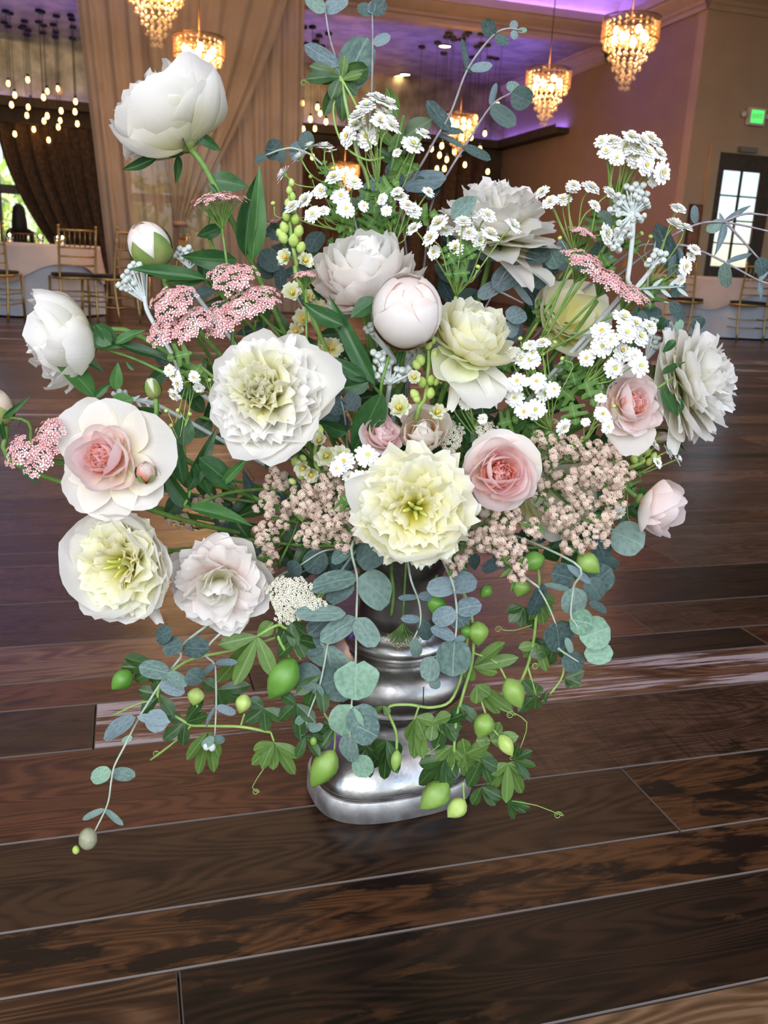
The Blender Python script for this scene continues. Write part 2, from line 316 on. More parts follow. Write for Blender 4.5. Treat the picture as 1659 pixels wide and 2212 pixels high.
# ---- floor: one structure, every board a child
WOODS = []
def wood(name, dark, midc, lite, patch, pc, saw=0, rough=.27, flake=None, fth=.6, gs=1):
    m = M(name, dark, rough, spec=.2); dark, midc, lite, pc = [(c_[0]*.78, c_[1]*.70, c_[2]*.62) for c_ in (dark, midc, lite, pc)]; b = m.node_tree.nodes['Principled BSDF']
    tc = N(m, 'ShaderNodeTexCoord'); oi = N(m, 'ShaderNodeObjectInfo'); ml = N(m, 'ShaderNodeMath', operation='MULTIPLY'); LK(m, oi.outputs['Random'], ml.inputs[0]); ml.inputs[1].default_value = 37
    cb = N(m, 'ShaderNodeCombineXYZ'); LK(m, ml.outputs[0], cb.inputs[0]); LK(m, ml.outputs[0], cb.inputs[2])
    ad = N(m, 'ShaderNodeVectorMath', operation='ADD'); LK(m, tc.outputs['Object'], ad.inputs[0]); LK(m, cb.outputs[0], ad.inputs[1]); V0 = ad.outputs[0]
    def tex(sx, sy, det=4, sc=1, dist=0, ro=.55):
        mp = N(m, 'ShaderNodeMapping'); mp.inputs['Scale'].default_value = (sx, sy, 1); LK(m, V0, mp.inputs[0])
        n = N(m, 'ShaderNodeTexNoise', _Scale=sc, _Detail=det, _Distortion=dist, _Roughness=ro); LK(m, mp.outputs[0], n.inputs['Vector']); return n.outputs[0]
    grain = tex(5*gs, 130*gs, 5); mot = tex(3, 14, 5, 1.4, .6)
    # cathedral rings: contour lines of a stretched noise
    cat = tex(1.6, 9, 1, 1, .2); c1 = N(m, 'ShaderNodeMath', operation='PINGPONG'); LK(m, cat, c1.inputs[0]); c1.inputs[1].default_value = .018
    c2 = N(m, 'ShaderNodeMath', operation='MULTIPLY'); LK(m, c1.outputs[0], c2.inputs[0]); c2.inputs[1].default_value = 18
    sm = N(m, 'ShaderNodeMath', operation='MULTIPLY_ADD'); LK(m, grain, sm.inputs[0]); sm.inputs[1].default_value = .55; LK(m, c2.outputs[0], sm.inputs[2])
    s2 = N(m, 'ShaderNodeMath', operation='MULTIPLY_ADD'); LK(m, mot, s2.inputs[0]); s2.inputs[1].default_value = .9; LK(m, sm.outputs[0], s2.inputs[2])
    col = ramp(m, [(.66, dark), (.86, midc), (1.06 if False else 1.0, lite)], s2.outputs[0])
    pt = tex(7, 26, 6, 1.1, .3, .65); pr = ramp(m, [(patch-.04, (0, 0, 0)), (patch+.03, (1, 1, 1))], pt)
    mx = N(m, 'ShaderNodeMix', data_type='RGBA'); LK(m, pr, mx.inputs['Factor']); LK(m, col, mx.inputs['A']); mx.inputs['B'].default_value = (*pc, 1); out = mx.outputs['Result']
    if flake:
        ft = tex(3, 75, 7, 1.2, .25, .7); fl = tex(1.3, 9, 3, 1.3, .3)
        fm = N(m, 'ShaderNodeMath', operation='MULTIPLY_ADD'); LK(m, fl, fm.inputs[0]); fm.inputs[1].default_value = .9; LK(m, ft, fm.inputs[2])
        fr = ramp(m, [(fth, (0, 0, 0)), (fth+.05, (1, 1, 1))], fm.outputs[0])
        m2 = N(m, 'ShaderNodeMix', data_type='RGBA'); LK(m, fr, m2.inputs['Factor']); LK(m, out, m2.inputs['A']); m2.inputs['B'].default_value = (*flake, 1); out = m2.outputs['Result']
    if saw:
        sw = tex(170, 7, 2, 1, .1); swr = ramp(m, [(.52, (1, 1, 1)), (.62, (1-saw,)*3)], sw)
        m3 = N(m, 'ShaderNodeMix', data_type='RGBA', blend_type='MULTIPLY'); m3.inputs['Factor'].default_value = 1; LK(m, out, m3.inputs['A']); LK(m, swr, m3.inputs['B']); out = m3.outputs['Result']
    LK(m, out, b.inputs['Base Color'])
    rr = N(m, 'ShaderNodeMath', operation='MULTIPLY_ADD'); LK(m, grain, rr.inputs[0]); rr.inputs[1].default_value = .25; rr.inputs[2].default_value = rough-.1; LK(m, rr.outputs[0], b.inputs['Roughness'])
    bp = N(m, 'ShaderNodeBump', _Strength=.25, _Distance=.001); LK(m, grain, bp.inputs['Height']); LK(m, bp.outputs[0], b.inputs['Normal'])
    WOODS.append(m); return m
w_esp = wood('wood_espresso', (.008, .005, .004), (.014, .009, .007), (.030, .016, .010), .62, (.06, .030, .015))
w_org = wood('wood_orange_char', (.035, .016, .008), (.070, .032, .014), (.11, .050, .022), .53, (.010, .006, .005))
w_dk = wood('wood_dark_cathedral', (.012, .007, .005), (.034, .018, .010), (.055, .030, .017), .70, (.008, .005, .004))
w_red = wood('wood_red_brown', (.035, .013, .008), (.075, .028, .016), (.13, .050, .028), .66, (.015, .008, .006))
w_saw = wood('wood_saw_marked', (.028, .014, .010), (.060, .030, .020), (.10, .055, .038), .62, (.012, .008, .006), .45)
w_pnk = wood('wood_pinkish_worn', (.09, .045, .032), (.16, .088, .065), (.24, .15, .12), .70, (.04, .02, .015))
w_tan = wood('wood_tan', (.10, .058, .032), (.17, .105, .060), (.26, .17, .11), .70, (.05, .03, .02))
w_wht = wood('wood_white_flaked', (.06, .026, .016), (.13, .060, .036), (.20, .11, .075), .70, (.03, .015, .01), flake=(.45, .37, .40), fth=.95, gs=.7)
w_flk = wood('wood_brown_few_flakes', (.030, .015, .009), (.075, .038, .020), (.14, .08, .045), .64, (.01, .007, .005), flake=(.34, .28, .27), fth=1.12)
w_brn = wood('wood_grey_brown', (.05, .028, .020), (.085, .050, .036), (.13, .082, .062), .68, (.03, .017, .012))
BEV = M('board_bevel_lit', (.095, .07, .055), .45)  # paler bevels: light caught along the board joints, put into the colour
floor = slab('floor', -16, 16, -2.5, 24, -.06, -.012, w_dk)
def plank(u0, u1, v0, v1, mat):
    g = .0010; b_ = .0016; z = 0; u0 += g; u1 -= g; v0 += g; v1 -= g
    V = [(0, 0, -.012), (u1-u0, 0, -.012), (u1-u0, v1-v0, -.012), (0, v1-v0, -.012), (0, 0, z-b_), (u1-u0, 0, z-b_), (u1-u0, v1-v0, z-b_), (0, v1-v0, z-b_),
         (b_, b_, z), (u1-u0-b_, b_, z), (u1-u0-b_, v1-v0-b_, z), (b_, v1-v0-b_, z)]
    F = [[8, 9, 10, 11], [4, 5, 9, 8], [5, 6, 10, 9], [6, 7, 11, 10], [7, 4, 8, 11], [0, 1, 5, 4], [1, 2, 6, 5], [2, 3, 7, 6], [3, 0, 4, 7]]
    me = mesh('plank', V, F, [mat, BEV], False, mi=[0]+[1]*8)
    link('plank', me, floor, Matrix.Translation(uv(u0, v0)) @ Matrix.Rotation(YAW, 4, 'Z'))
rows = [(.32, .487, [(-3, w_org), (.6, w_dk)]), (.487, .646, [(-3, w_dk), (-.1, w_tan), (2.4, w_red)]), (.646, .805, [(-2.2, w_flk), (.032, w_esp), (1.9, w_red)]),
        (.805, .902, [(-1.9, w_org), (1.35, w_dk)]), (.902, 1.067, [(-1.4, w_dk), (.726, w_org), (2.2, w_brn)]), (1.067, 1.283, [(-2.1, w_red), (.30, w_saw), (2.0, w_dk)]),
        (1.283, 1.43, [(-1.6, w_dk), (-.07, w_wht), (1.75, w_red)]), (1.43, 1.53, [(-1.3, w_red), (.2, w_esp), (1.3, w_red), (2.6, w_dk)]), (1.53, 1.69, [(-1.8, w_pnk), (.35, w_red), (1.083, w_saw), (2.5, w_tan)]),
        (1.69, 1.915, [(-2.4, w_saw), (-.35, w_dk), (.55, w_esp), (2.3, w_pnk)]), (1.915, 2.16, [(-2.5, w_red), (-.4, w_saw), (.8, w_red), (1.423, w_brn), (3.2, w_dk)])]
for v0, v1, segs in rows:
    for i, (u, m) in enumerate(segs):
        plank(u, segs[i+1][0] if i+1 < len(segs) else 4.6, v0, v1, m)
pool = [w_brn, w_saw, w_red, w_brn, w_dk, w_pnk, w_tan, w_brn, w_red, w_wht, w_saw, w_flk]
v = 2.16; r = random.Random(4); k = 0; wds = [.10, .16, .21]; far = {}
while v < VD:
    w = wds[k % 3] if r.random() < .6 else r.choice(wds); u = -2.5-v*.45-r.random()*1.5; umax = 2.5+v*.75
    while u < umax:
        L = r.uniform(.9, 2.1); m = pool[r.randrange(len(pool))]
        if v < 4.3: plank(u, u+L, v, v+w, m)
        else:
            g = far.setdefault(m.name, (G(), m))[0]; g.box(uv(u+L/2, v+w/2, -.006), (L/2-.001, w/2-.001, .006), 0, AX, BX)
        u += L
    v += w; k += 1
for g, m in far.values():
    o = g.link('far_planks', m, None, smooth=False); o.parent = floor; o['kind'] = 'stuff'
# ---- walls, ceilings, header
g = G()
for (a, b_, z0, z1) in [(UB, 8.2, 0, ZC), (9.22, UB+9, 0, ZC), (8.2, 9.22, 2.5, ZC)]: g.box(uv((a+b_)/2, VC+.1, (z0+z1)/2), ((b_-a)/2, .1, (z1-z0)/2), 0, AX, BX)
o = g.link('wall_right', WALLC, smooth=False); o['kind'] = 'structure'
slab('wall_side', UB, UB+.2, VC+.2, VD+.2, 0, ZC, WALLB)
slab('wall_left', -13.2, -13, -2, VD+.2, 0, ZC, WALLC)
slab('wall_east', UB+8.8, UB+9, -2, VC, 0, ZC, WALLC)
slab('ceiling', -13.2, UB+9, -2.2, VH, ZC, ZC+.1, CEIL)
slab('ceiling_far', -13.2, UB+.2, VH+.16, VD+.2, ZH, ZH+.1, METL)
# far wall with two window openings
WZ0, WZ1 = .55, 2.78
wins = [(-5.0, -1.25), (.15, 1.9)]
us = [-13.2, -5.0, -1.25, .15, 1.9, UB]
g = G()
def wb(u0, u1, z0, z1, m): g.box(uv((u0+u1)/2, VD+.1, (z0+z1)/2), ((u1-u0)/2, .1, (z1-z0)/2), m, AX, BX)
for i in range(5):
    if (us[i], us[i+1]) in wins: wb(us[i], us[i+1], 0, WZ0, 0); wb(us[i], us[i+1], WZ1, 3.3, 0)
    else: wb(us[i], us[i+1], 0, 3.3, 0)
wb(-13.2, UB, 3.3, ZH, 1)
o = g.link('wall_far', [WALLD, METL], smooth=False); o['kind'] = 'structure'
FRM = noisy('window_frame_paint', (.10, .075, .055), (.13, .10, .075), .5, 6)
for n, (a, b_) in enumerate(wins):
    w = slab('window_%d' % (n+1), a, b_, VD-.02, VD, WZ0-.08, WZ0, FRM)
    slab('window_frame', a, b_, VD-.02, VD+.1, WZ1-.06, WZ1, FRM, parent=w)
    nn = 4 if n == 0 else 2
    for i in range(nn+1):
        uu = a+(b_-a)*i/nn; slab('mullion', uu-.03, uu+.03, VD+.02, VD+.1, WZ0, WZ1, FRM, parent=w)
    for i in range(nn):
        slab('pane', a+(b_-a)*i/nn, a+(b_-a)*(i+1)/nn, VD+.05, VD+.055, WZ0, WZ1, GLASSW, parent=w)
    slab('transom', a, b_, VD+.02, VD+.1, 1.62, 1.78, FRM, parent=w)
# header with stepped crown, tray ceiling cove
def crown(name, pts, u0, u1, v0, axis='u', sgn=1):
    """profile pts (out, z) swept along u (or v)"""
    g = G(); k = len(pts); V = []
    for e in (u0, u1):
        for (o_, z) in pts: V.append(uv(e, v0-o_, z) if axis == 'u' else uv(v0-o_, e, z))
    F = [[i, i+1, k+i+1, k+i] for i in range(k-1)]; g.add(V, F); o = g.link(name, TRIM, smooth=False); o['kind'] = 'structure'; return o
prof = [(0, 4.28), (.03, 4.28), (.035, 4.34), (.06, 4.36), (.07, 4.40), (.10, 4.43), (.16, 4.50), (.17, 4.54), (.20, 4.55), (.20, 4.66), (.18, 4.66), (.18, 4.60), (.02, 4.60)]
slab('beam', 2.2-15, UB, VH, VH+.18, 4.28, ZC, TRIM)
crown('trim_1', prof, -12.8, UB, VH)
crown('trim_2', [(o_, z-.02) for o_, z in prof], VC-.0, VH, UB, 'v')
crown('trim_3', [(o_, z-.02) for o_, z in prof], UB, UB+8.8, VC)
crown('trim_4', [(o_, z-.22) for o_, z in prof], VH+.18, VD, UB, 'v')
led = slab('led_strip_front', -12.5, UB-.05, VH-.06, VH-.02, 4.60, 4.62, LED); led2 = slab('led_strip_side', UB-.06, UB-.02, VC, VH-.2, 4.585, 4.605, LEF)  # violet LED strips hidden behind the crown lip
# far ledge with LED cove
g = G(); g.box(uv(-2.7, VD-.14, 3.16), (10.45, .14, .05), 0, AX, BX); g.box(uv(UB-.12, 17.1, 3.16), (.12, 1.5, .05), 0, AX, BX)
g.box(uv(-2.7, VD-.27, 3.235), (10.3, .012, .03), 0, AX, BX); g.box(uv(UB-.23, 17.0, 3.235), (.012, 1.3, .03), 0, AX, BX)
o = g.link('trim_7', WALLD, smooth=False); o['kind'] = 'structure'
slab('led_strip_ledge', -12.5, UB-.1, VD-.10, VD-.07, 3.21, 3.225, LEF); slab('led_strip_ledge_side', UB-.10, UB-.07, 15.7, VD-.2, 3.21, 3.225, LEF)  # violet LED strips lying out of sight on the far ledge
slab('baseboard_right', UB, UB+8.8, VC-.02, VC, 0, .14, TRIM)
# door in right wall
d = slab('door_1', 8.23, 9.19, VC-.06, VC-.015, 0, .9, DOORW)
def dpart(n, u0, u1, z0, z1, v0=VC-.06, v1=VC-.015, m=DOORW): return slab(n, u0, u1, v0, v1, z0, z1, m, parent=d)
dpart('door_stile', 8.23, 8.34, .9, 2.47); dpart('door_stile', 8.98, 9.19, .9, 2.47); dpart('door_rail', 8.34, 8.98, 2.24, 2.47)
CASE = TRIM
for (n, a, b_, z0, z1) in [('door_casing', 8.09, 8.23, 0, 2.60), ('door_casing', 9.19, 9.33, 0, 2.60), ('door_casing', 8.23, 9.19, 2.47, 2.60)]: dpart(n, a, b_, z0, z1, VC-.08, VC, CASE)
DAY = M('frosted_daylight_pane', (.9, .92, .85), .2, trans=0)
zs = [.9, 1.24, 1.56, 1.90, 2.24]
for i in range(4):
    for j in range(2):
        a = 8.34+.32*j; o = dpart('pane', a+.008, a+.312, zs[i]+.01, zs[i+1]-.01, VC-.04, VC-.034, GLASSW)
for z in zs[:-1]: dpart('glazing_bar', 8.34, 8.98, z-.01, z+.01)
dpart('glazing_bar', 8.65, 8.67, .9, 2.24); dpart('door_closer', 8.5, 8.78, 2.49, 2.56, VC-.16, VC-.08, M('closer_grey', (.2, .18, .16), .4, .6))
# ---- outside: lawn, shrubs, pale terrace
LAWN = noisy('lawn', (.20, .34, .05), (.45, .55, .12), .9, 1.2); TERR = noisy('terrace', (.75, .72, .66), (.85, .82, .78), .9, 2)
o = slab('lawn', -16, 4, VD+.4, VD+30, -.1, 0, LAWN); o['kind'] = 'structure'
o = slab('terrace', UB+.3, UB+16, VC+.3, VC+22, -.1, 0, TERR)
BUSH = noisy('shrub_leaf', (.10, .22, .02), (.5, .6, .10), .8, 1.5)
def shrub(loc, r, h, label, n=260):
    rr = random.Random(int(r*100+h*10)); L = Vector(loc); t = thing('shrub', L, label, 'shrub')
    g = G(); g.tube([L, L+Vector((.03, 0, h*.4)), L+Vector((0, .05, h*.8))], .05, 6); g.link('trunk', noisy('bark', (.05, .03, .02), (.08, .05, .03), .9), t)
    g = G()
    for i in range(n):
        a = rr.uniform(0, 6.28); c = rr.uniform(-.9, 1); q = math.sqrt(1-c*c); k = rr.uniform(.6, 1)
        p = L+Vector((r*q*math.cos(a)*k, r*q*math.sin(a)*k, h*.55+h*.45*c*k)); s = rr.uniform(.12, .26)
        x = Vector((rr.gauss(0, 1), rr.gauss(0, 1), rr.gauss(0, 1))).normalized(); y = x.orthogonal().normalized()
        g.add([p-x*s, p+y*s*.4, p+x*s, p-y*s*.4], [[0, 1, 2, 3]])
    o = g.link('foliage', BUSH, t, smooth=False); o['kind'] = 'stuff'
shrub(uv(-3.4, VD+6), 1.6, 2.6, 'round sunlit shrub behind the left end of the far window')
shrub(uv(-1.6, VD+9), 2.0, 3.8, 'tall sunlit shrub behind the brown drape at the far window')
shrub(uv(1.2, VD+5), 1.4, 2.6, 'shrub outside seen pale through the sheer curtain')
shrub(uv(9.6, VC+6), 1.0, 3.2, 'shrub outside behind the glass door')
# ---- curtains
def drape(name, mat, rowsf, nz, nu, amp, freq, label, cat, v0, thick=0, seed=1):
    r = random.Random(seed); ph = r.uniform(0, 6); g = G(); V = []
    for i in range(nz+1):
        s = i/nz; a, b_, z, vv = rowsf(s)
        for j in range(nu+1):
            q = j/nu; wv = amp*(math.sin(freq*q*6.283+ph+.6*math.sin(3*s))+.4*math.sin(freq*2.3*q*6.283+ph*2+s))
            V.append(uv(a+(b_-a)*q, v0+vv+wv, z(q) if callable(z) else z))
    F = [[i*(nu+1)+j, i*(nu+1)+j+1, (i+1)*(nu+1)+j+1, (i+1)*(nu+1)+j] for i in range(nz) for j in range(nu)]
    g.add(V, F); o = g.thing(name, mat, uv(rowsf(1)[0], v0, 0), label, cat); return o
SHE = noisy('sheer_voile', (.27, .20, .155), (.32, .24, .19), .8, 2); b = SHE.node_tree.nodes['Principled BSDF']; b.inputs['Alpha'].default_value = .93
SHE2 = noisy('sheer_voile_swag', (.30, .225, .17), (.35, .27, .205), .8, 2); SHE2.node_tree.nodes['Principled BSDF'].inputs['Alpha'].default_value = .65
BRD = noisy('brown_drape', (.050, .028, .016), (.10, .055, .032), .8, 14)
ed = lambda s: -.56+.40*s
drape('sheer_curtain', SHE, lambda s: (ed(s), 2.27+.04*s, ZC-s*(ZC-.02), 0), 30, 160, .032, 11, 'floor-length beige sheer curtain hanging behind the gold chairs at left', 'curtain', 12.22)
def swag(s):
    if s < .72: k = (s/.72)**1.6; return (.25+.38*k, 2.25-1.5*k, (lambda q, k=k: ZC-(ZC-1.08)*(k**.62)-.0), -.10)
    k = (s-.72)/.28; return (.63-.14*k, .75+.16*k, 1.08*(1-k)+.02, -.10)
drape('tied_curtain', SHE2, swag, 34, 60, .035, 5, 'second sheer panel swept to the left and tied at waist height', 'curtain', 12.12, seed=3)
g = G(); c = uv(.69, 12.02, 1.08); g.lathe([(.075, -.03), (.085, 0), (.075, .03)], 16, 0, c); g.thing('curtain_tie', noisy('tie_rose', (.3, .17, .12), (.36, .2, .15), .7), c, 'small fabric tie holding the swept sheer panel', 'tie')
def bro(s):
    a = -2.12+1.32*(s**1.7) if s < .8 else -1.22+.05*(s-.8); return (a, 0.15, WZ1+.02-s*(WZ1-.02), 0)
drape('brown_drape', BRD, bro, 24, 70, .05, 8, 'dark brown drape drawn aside at the far left window', 'curtain', VD-.3, seed=5)
drape('brown_drape', BRD, lambda s: (1.95, 7.3, 2.9-s*2.88, 0), 10, 120, .06, 16, 'wide dark drapes along the far wall behind the hanging bulbs', 'curtain', VD-.3, seed=6)
g = G(); g.tube([uv(-3.2, VD-.3, 2.82), uv(.3, VD-.3, 2.82)], .02, 8, smooth=0); g.thing('curtain_rod', DOORW, uv(-3.2, VD-.3, 2.82), 'dark rod over the brown drape at far left', 'rod')
# ---- chandeliers
CRY = M('crystal', (.95, .80, .60), .12, trans=.75, spec=.8); SHADE = M('organza_bronze', (.20, .09, .035), .5, alpha=.55)
BULB = M('bulb_warm', (1, .8, .5), emit=(1, .52, .16), es=70); GOLDM = M('fitting_bronze', (.12, .07, .03), .35, .9)
GLOW = M('bulb_amber', (1, .7, .3), emit=(1, .50, .14), es=9)
def chandelier(P, r, label, zc, power=30):
    t = thing('chandelier', P, label, 'chandelier', 'tiered crystal chandeliers'); P = Vector(P)
    g = G(); g.tube([P, Vector((P.x, P.y, zc))], .008, 6, smooth=0); g.lathe([(.06, 0), (.06, .02), (.02, .04)], 12, 0, Vector((P.x, P.y, zc-.04))); g.link('rod', GOLDM, t)
    g = G(); n = 32; V = []
    for z in (0, -.72*r): V += [P+Vector((r*math.cos(2*math.pi*i/n), r*math.sin(2*math.pi*i/n), z)) for i in range(n)]
    g.add(V, [[i, (i+1) % n, n+(i+1) % n, n+i] for i in range(n)]); g.link('shade', SHADE, t)
    g = G()
    for z in (0, -.72*r):
        g.tube([P+Vector((r*math.cos(2*math.pi*i/24), r*math.sin(2*math.pi*i/24), z)) for i in range(25)], .006, 5, smooth=0)
    for i in range(3): a = i*2.094; g.tube([P, P+Vector((r*math.cos(a), r*math.sin(a), 0))], .005, 4, smooth=0)
    g.link('shade_ring', GOLDM, t)
    rr = random.Random(3)
    for k, (q, z0, z1) in enumerate([(.86, -.15, -.95), (.66, -.95, -1.28), (.48, -1.2, -1.62), (.32, -1.5, -1.92), (.16, -1.85, -2.25)]):
        g = G(); nb = max(6, int(26*q)); nr = max(2, int((z0-z1)/.13))
        for i in range(nb):
            a = 2*math.pi*i/nb
            for j in range(nr):
                c = P+Vector((q*r*math.cos(a), q*r*math.sin(a), r*(z0+(z1-z0)*j/(nr-1)))); s = .019*r/.3
                X, Y_, Z = Vector((s, 0, 0)), Vector((0, s, 0)), Vector((0, 0, s*1.2)); g.add([c+X, c+Y_, c-X, c-Y_, c+Z, c-Z], [[0, 1, 4], [1, 2, 4], [2, 3, 4], [3, 0, 4], [1, 0, 5], [2, 1, 5], [3, 2, 5], [0, 3, 5]])
        o = g.link('crystal_tier', CRY, t, smooth=False); o['kind'] = 'stuff'
    for i in range(8):
        a = i*.785+.3; g = G(); g.ball(P+Vector((.55*r*math.cos(a), .55*r*math.sin(a), -.45*r-.2*r*(i%2))), .034, 8, 6, sz=1.3); g.link('bulb', BULB, t)
    l = bpy.data.lights.new('chandelier_light', 'POINT'); l.energy = power; l.color = (1, .62, .34); l.shadow_soft_size = .12
    lo = bpy.data.objects.new('chandelier_light', l); COL.objects.link(lo); lo.location = P+Vector((0, 0, -.5*r))
def chp(x, y, Y): return at(x, y, Y)
chandelier(chp(1365, 40, 10.4), .30, 'largest crystal chandelier at upper right under the violet ceiling', ZC, 40)
chandelier(chp(1186, 150, 12.7), .295, 'crystal chandelier hanging left of and lower than the one at upper right', ZC, 40)
chandelier(chp(430, 80, 10.3), .27, 'chandelier glowing just behind the topmost white peony', ZC, 40)
chandelier(chp(335, -66, 9.8), .30, 'chandelier at the top edge above the sheer curtain, only its crystals in view', ZC, 40)
chandelier(chp(995, 245, 15.8), .29, 'distant chandelier among the hanging bulbs right of centre', ZH, 30)
chandelier(chp(745, 352, 17.2), .28, 'small far chandelier half hidden behind the white daisies', ZH, 20)
# ---- pendant bulbs
bl = [(18, 181), (60, 173), (32, 206), (66, 218), (94, 211), (102, 198), (125, 192), (25, 227), (61, 232), (58, 250), (102, 251), (95, 262), (73, 280), (126, 275), (130, 261), (132, 240), (163, 220), (162, 242), (167, 268), (166, 295), (32, 290), (105, 303)]
bl += [(600+x/2.37, y/2.37) for x, y in [(203, 550), (217, 582), (167, 612), (247, 625), (130, 662), (190, 660), (787, 763), (840, 748), (905, 778), (828, 796), (865, 818), (815, 865), (853, 865), (958, 845), (1060, 685), (1013, 605), (1015, 640), (990, 705), (942, 705), (1035, 765), (1075, 880), (1125, 540), (715, 655), (125, 530), (178, 805)]]
CORD = M('cord_black', (.02, .02, .02), .6); GLS = M('bulb_glass', (1, .85, .6), .05, trans=1)
def pendant(P, zc, grp, lab):
    P = Vector(P); t = thing('pendant_bulb', P, lab, 'light', grp)
    g = G(); g.tube([P+Vector((0, 0, .08)), Vector((P.x, P.y, zc))], .004, 4, smooth=0); g.lathe([(.022, .05), (.022, .09), (.01, .1)], 8, 0, P); g.lathe([(.06, -.03), (.06, 0), (.05, 0)], 10, 0, Vector((P.x, P.y, zc))); g.link('cord', CORD, t)
    g = G(); g.lathe([(.004, -.045), (.026, -.03), (.034, -.005), (.028, .025), (.018, .05)], 10, 0, P); g.link('bulb', GLOW, t)
r = random.Random(9)
for x, y in bl:
    Y = r.uniform(15.6, 17.6)
    pendant(at(x, y, Y), ZH, 'hanging bulbs at far left' if x < 300 else 'hanging bulbs in the middle', 'small glowing bulb on a cord at far left, left of the sheer curtain' if x < 300 else 'small glowing bulb on a cord behind the top of the bouquet')
for x, y, lab in [(961, 100, 'topmost bright downlight in the dark ceiling'), (875, 161, 'downlight below and left of the topmost, right one of a pair'), (861, 165, 'left one of the pair of downlights'), ]:
    P = onz(x, y, ZH-.01) if x > 650 else onz(x, y, ZC-.01); g = G(); g.lathe([(.10, 0), (.10, .02)], 20, 0, P); o = g.thing('downlight', M('downlight_lens', (1, .8, .5), emit=(1, .72, .38), es=14), P, lab, 'light')
    g = G(); g.tube([P+Vector((.11*math.cos(a*.3142), .11*math.sin(a*.3142), 0)) for a in range(21)], .012, 5, smooth=0); g.link('trim_ring', GOLDM, o)
# small black fixing cups in slanting rows on the dark ceiling
for c in range(4):
    for k in range(5):
        P = onz(14+c*37+k*6, 106+k*6, ZH); g = G(); g.lathe([(.045, -.05), (.05, 0)], 8, 0, P); g.thing('ceiling_cup', CORD, P, 'small black cup fixed to the metallic ceiling at far left', 'fitting', 'black ceiling cups at left')
for c in range(5):
    for k in range(4):
        P = onz(862+c*30+k*11, 200-k*6+c*2, ZH); g = G(); g.lathe([(.045, -.05), (.05, 0)], 8, 0, P); g.thing('ceiling_cup', CORD, P, 'small black cup fixed to the metallic ceiling above the daisies', 'fitting', 'black ceiling cups in the middle')
# added warm area fills under the ceilings, brightening both halls
area('hall_fill_front', uv(1, 8, ZC-.1), uv(1, 8, 0), 8, 7, 125, (1, .72, .50))
area('hall_fill_far', uv(1, 16.4, ZH-.1), uv(1, 16.4, 0), 9, 2.5, 34, (1, .72, .48))
# ---- exit sign
P = uv(8.75, VC-.05, 2.98); t = thing('exit_sign', P, 'small lit green exit sign on the wall above the door', 'sign')
SGW = M('sign_white', (.6, .55, .5), .5); g = G(); g.box(P, (.14, .03, .115), 0, AX, BX); g.link('housing', SGW, t, smooth=False)
g = G(); g.box(P-BX*.032, (.105, .003, .085), 0, AX, BX); g.link('lit_face', M('sign_green', (.1, .8, .2), emit=(.10, .85, .16), es=.9), t, smooth=False)
for s in (-1, 1):
    g = G(); g.lathe([(.03, -.03), (.045, 0), (.03, .03)], 12, 0, P+AX*.2*s+Vector((0, 0, .02)), Matrix.Rotation(math.pi/2, 3, 'X')); g.tube([P+AX*.13*s, P+AX*.2*s], .01, 6, smooth=0); g.link('lamp_head', SGW, t)
cu = bpy.data.curves.new('EXIT', 'FONT'); cu.body = 'EXIT'; cu.size = .085; cu.align_x = 'CENTER'; cu.align_y = 'CENTER'; cu.extrude = .001
cu.materials.append(M('sign_letters', (.45, .6, .42), .5)); o_ = bpy.data.objects.new('lettering_curve', cu); me_ = bpy.data.meshes.new_from_object(o_); bpy.data.objects.remove(o_); o = link('lettering', me_, t)
R = Matrix((AX, Vector((0, 0, 1)), -BX)).transposed().to_4x4(); R.translation = -BX*.036; o.matrix_local = R
# ---- notice board left of the door
P = uv(7.98, VC-.03, 1.35); t = thing('notice_board', P, 'narrow dark red board on the wall beside the glass door', 'board'); g = G(); g.box(P, (.10, .02, .40), 0, AX, BX); g.link('frame', DOORW, t, smooth=False)
g = G(); g.box(P-BX*.022, (.08, .003, .37), 0, AX, BX); g.link('panel', noisy('board_red', (.16, .05, .03), (.28, .12, .07), .7, 5), t, smooth=False)
# ---- tables and gold chairs
CLA = noisy('cloth_blue_white', (.44, .46, .54), (.52, .53, .60), .8, 4); CLB = noisy('cloth_rose_beige', (.50, .40, .38), (.58, .47, .44), .8, 4)
def table(C, r, lab, g_lab, ph):
    C = Vector(C); t = thing('banquet_table', C, lab, 'table')
    g = G(); g.lathe([(r-.03, .72), (r, .725), (r, .745), (r-.02, .75)], 36, 0, C); g.link('tabletop', DOORW, t)
    for s in range(4):
        a = s*1.571+.5; g = G(); g.tube([C+Vector((.5*math.cos(a), .5*math.sin(a), 0)), C+Vector((.42*math.cos(a), .42*math.sin(a), .72))], .02, 6, smooth=0); g.link('leg', DOORW, t)
    def cloth(nm, mat, drop, rr, L, cat, amp):
        g = G(); n = 96; V = []
        for k in range(9):
            s = k/8
            for i in range(n):
                a = 2*math.pi*i/n; dz = drop(a); R_ = rr+amp*s*math.sin(14*a+ph)*(1+.3*math.sin(5*a))+.05*s; V.append(C+Vector((R_*math.cos(a), R_*math.sin(a), .756-dz*s)))
        F = [[k*n+i, k*n+(i+1) % n, (k+1)*n+(i+1) % n, (k+1)*n+i] for k in range(8) for i in range(n)]; F.append(list(range(n))[::-1]); g.add(V, F)
        g.thing(nm, mat, C+Vector((0, 0, .756)), L, cat)
    cloth('tablecloth', CLA, lambda a: .735, r+.005, 'long bluish white cloth reaching the floor, '+g_lab, 'tablecloth', .03)
    cloth('table_overlay', CLB, lambda a: .20+.21*abs(math.sin(2*(a-ph)))**3, r+.02, 'shorter rose beige cloth with scalloped hem, '+g_lab, 'tablecloth', .008)
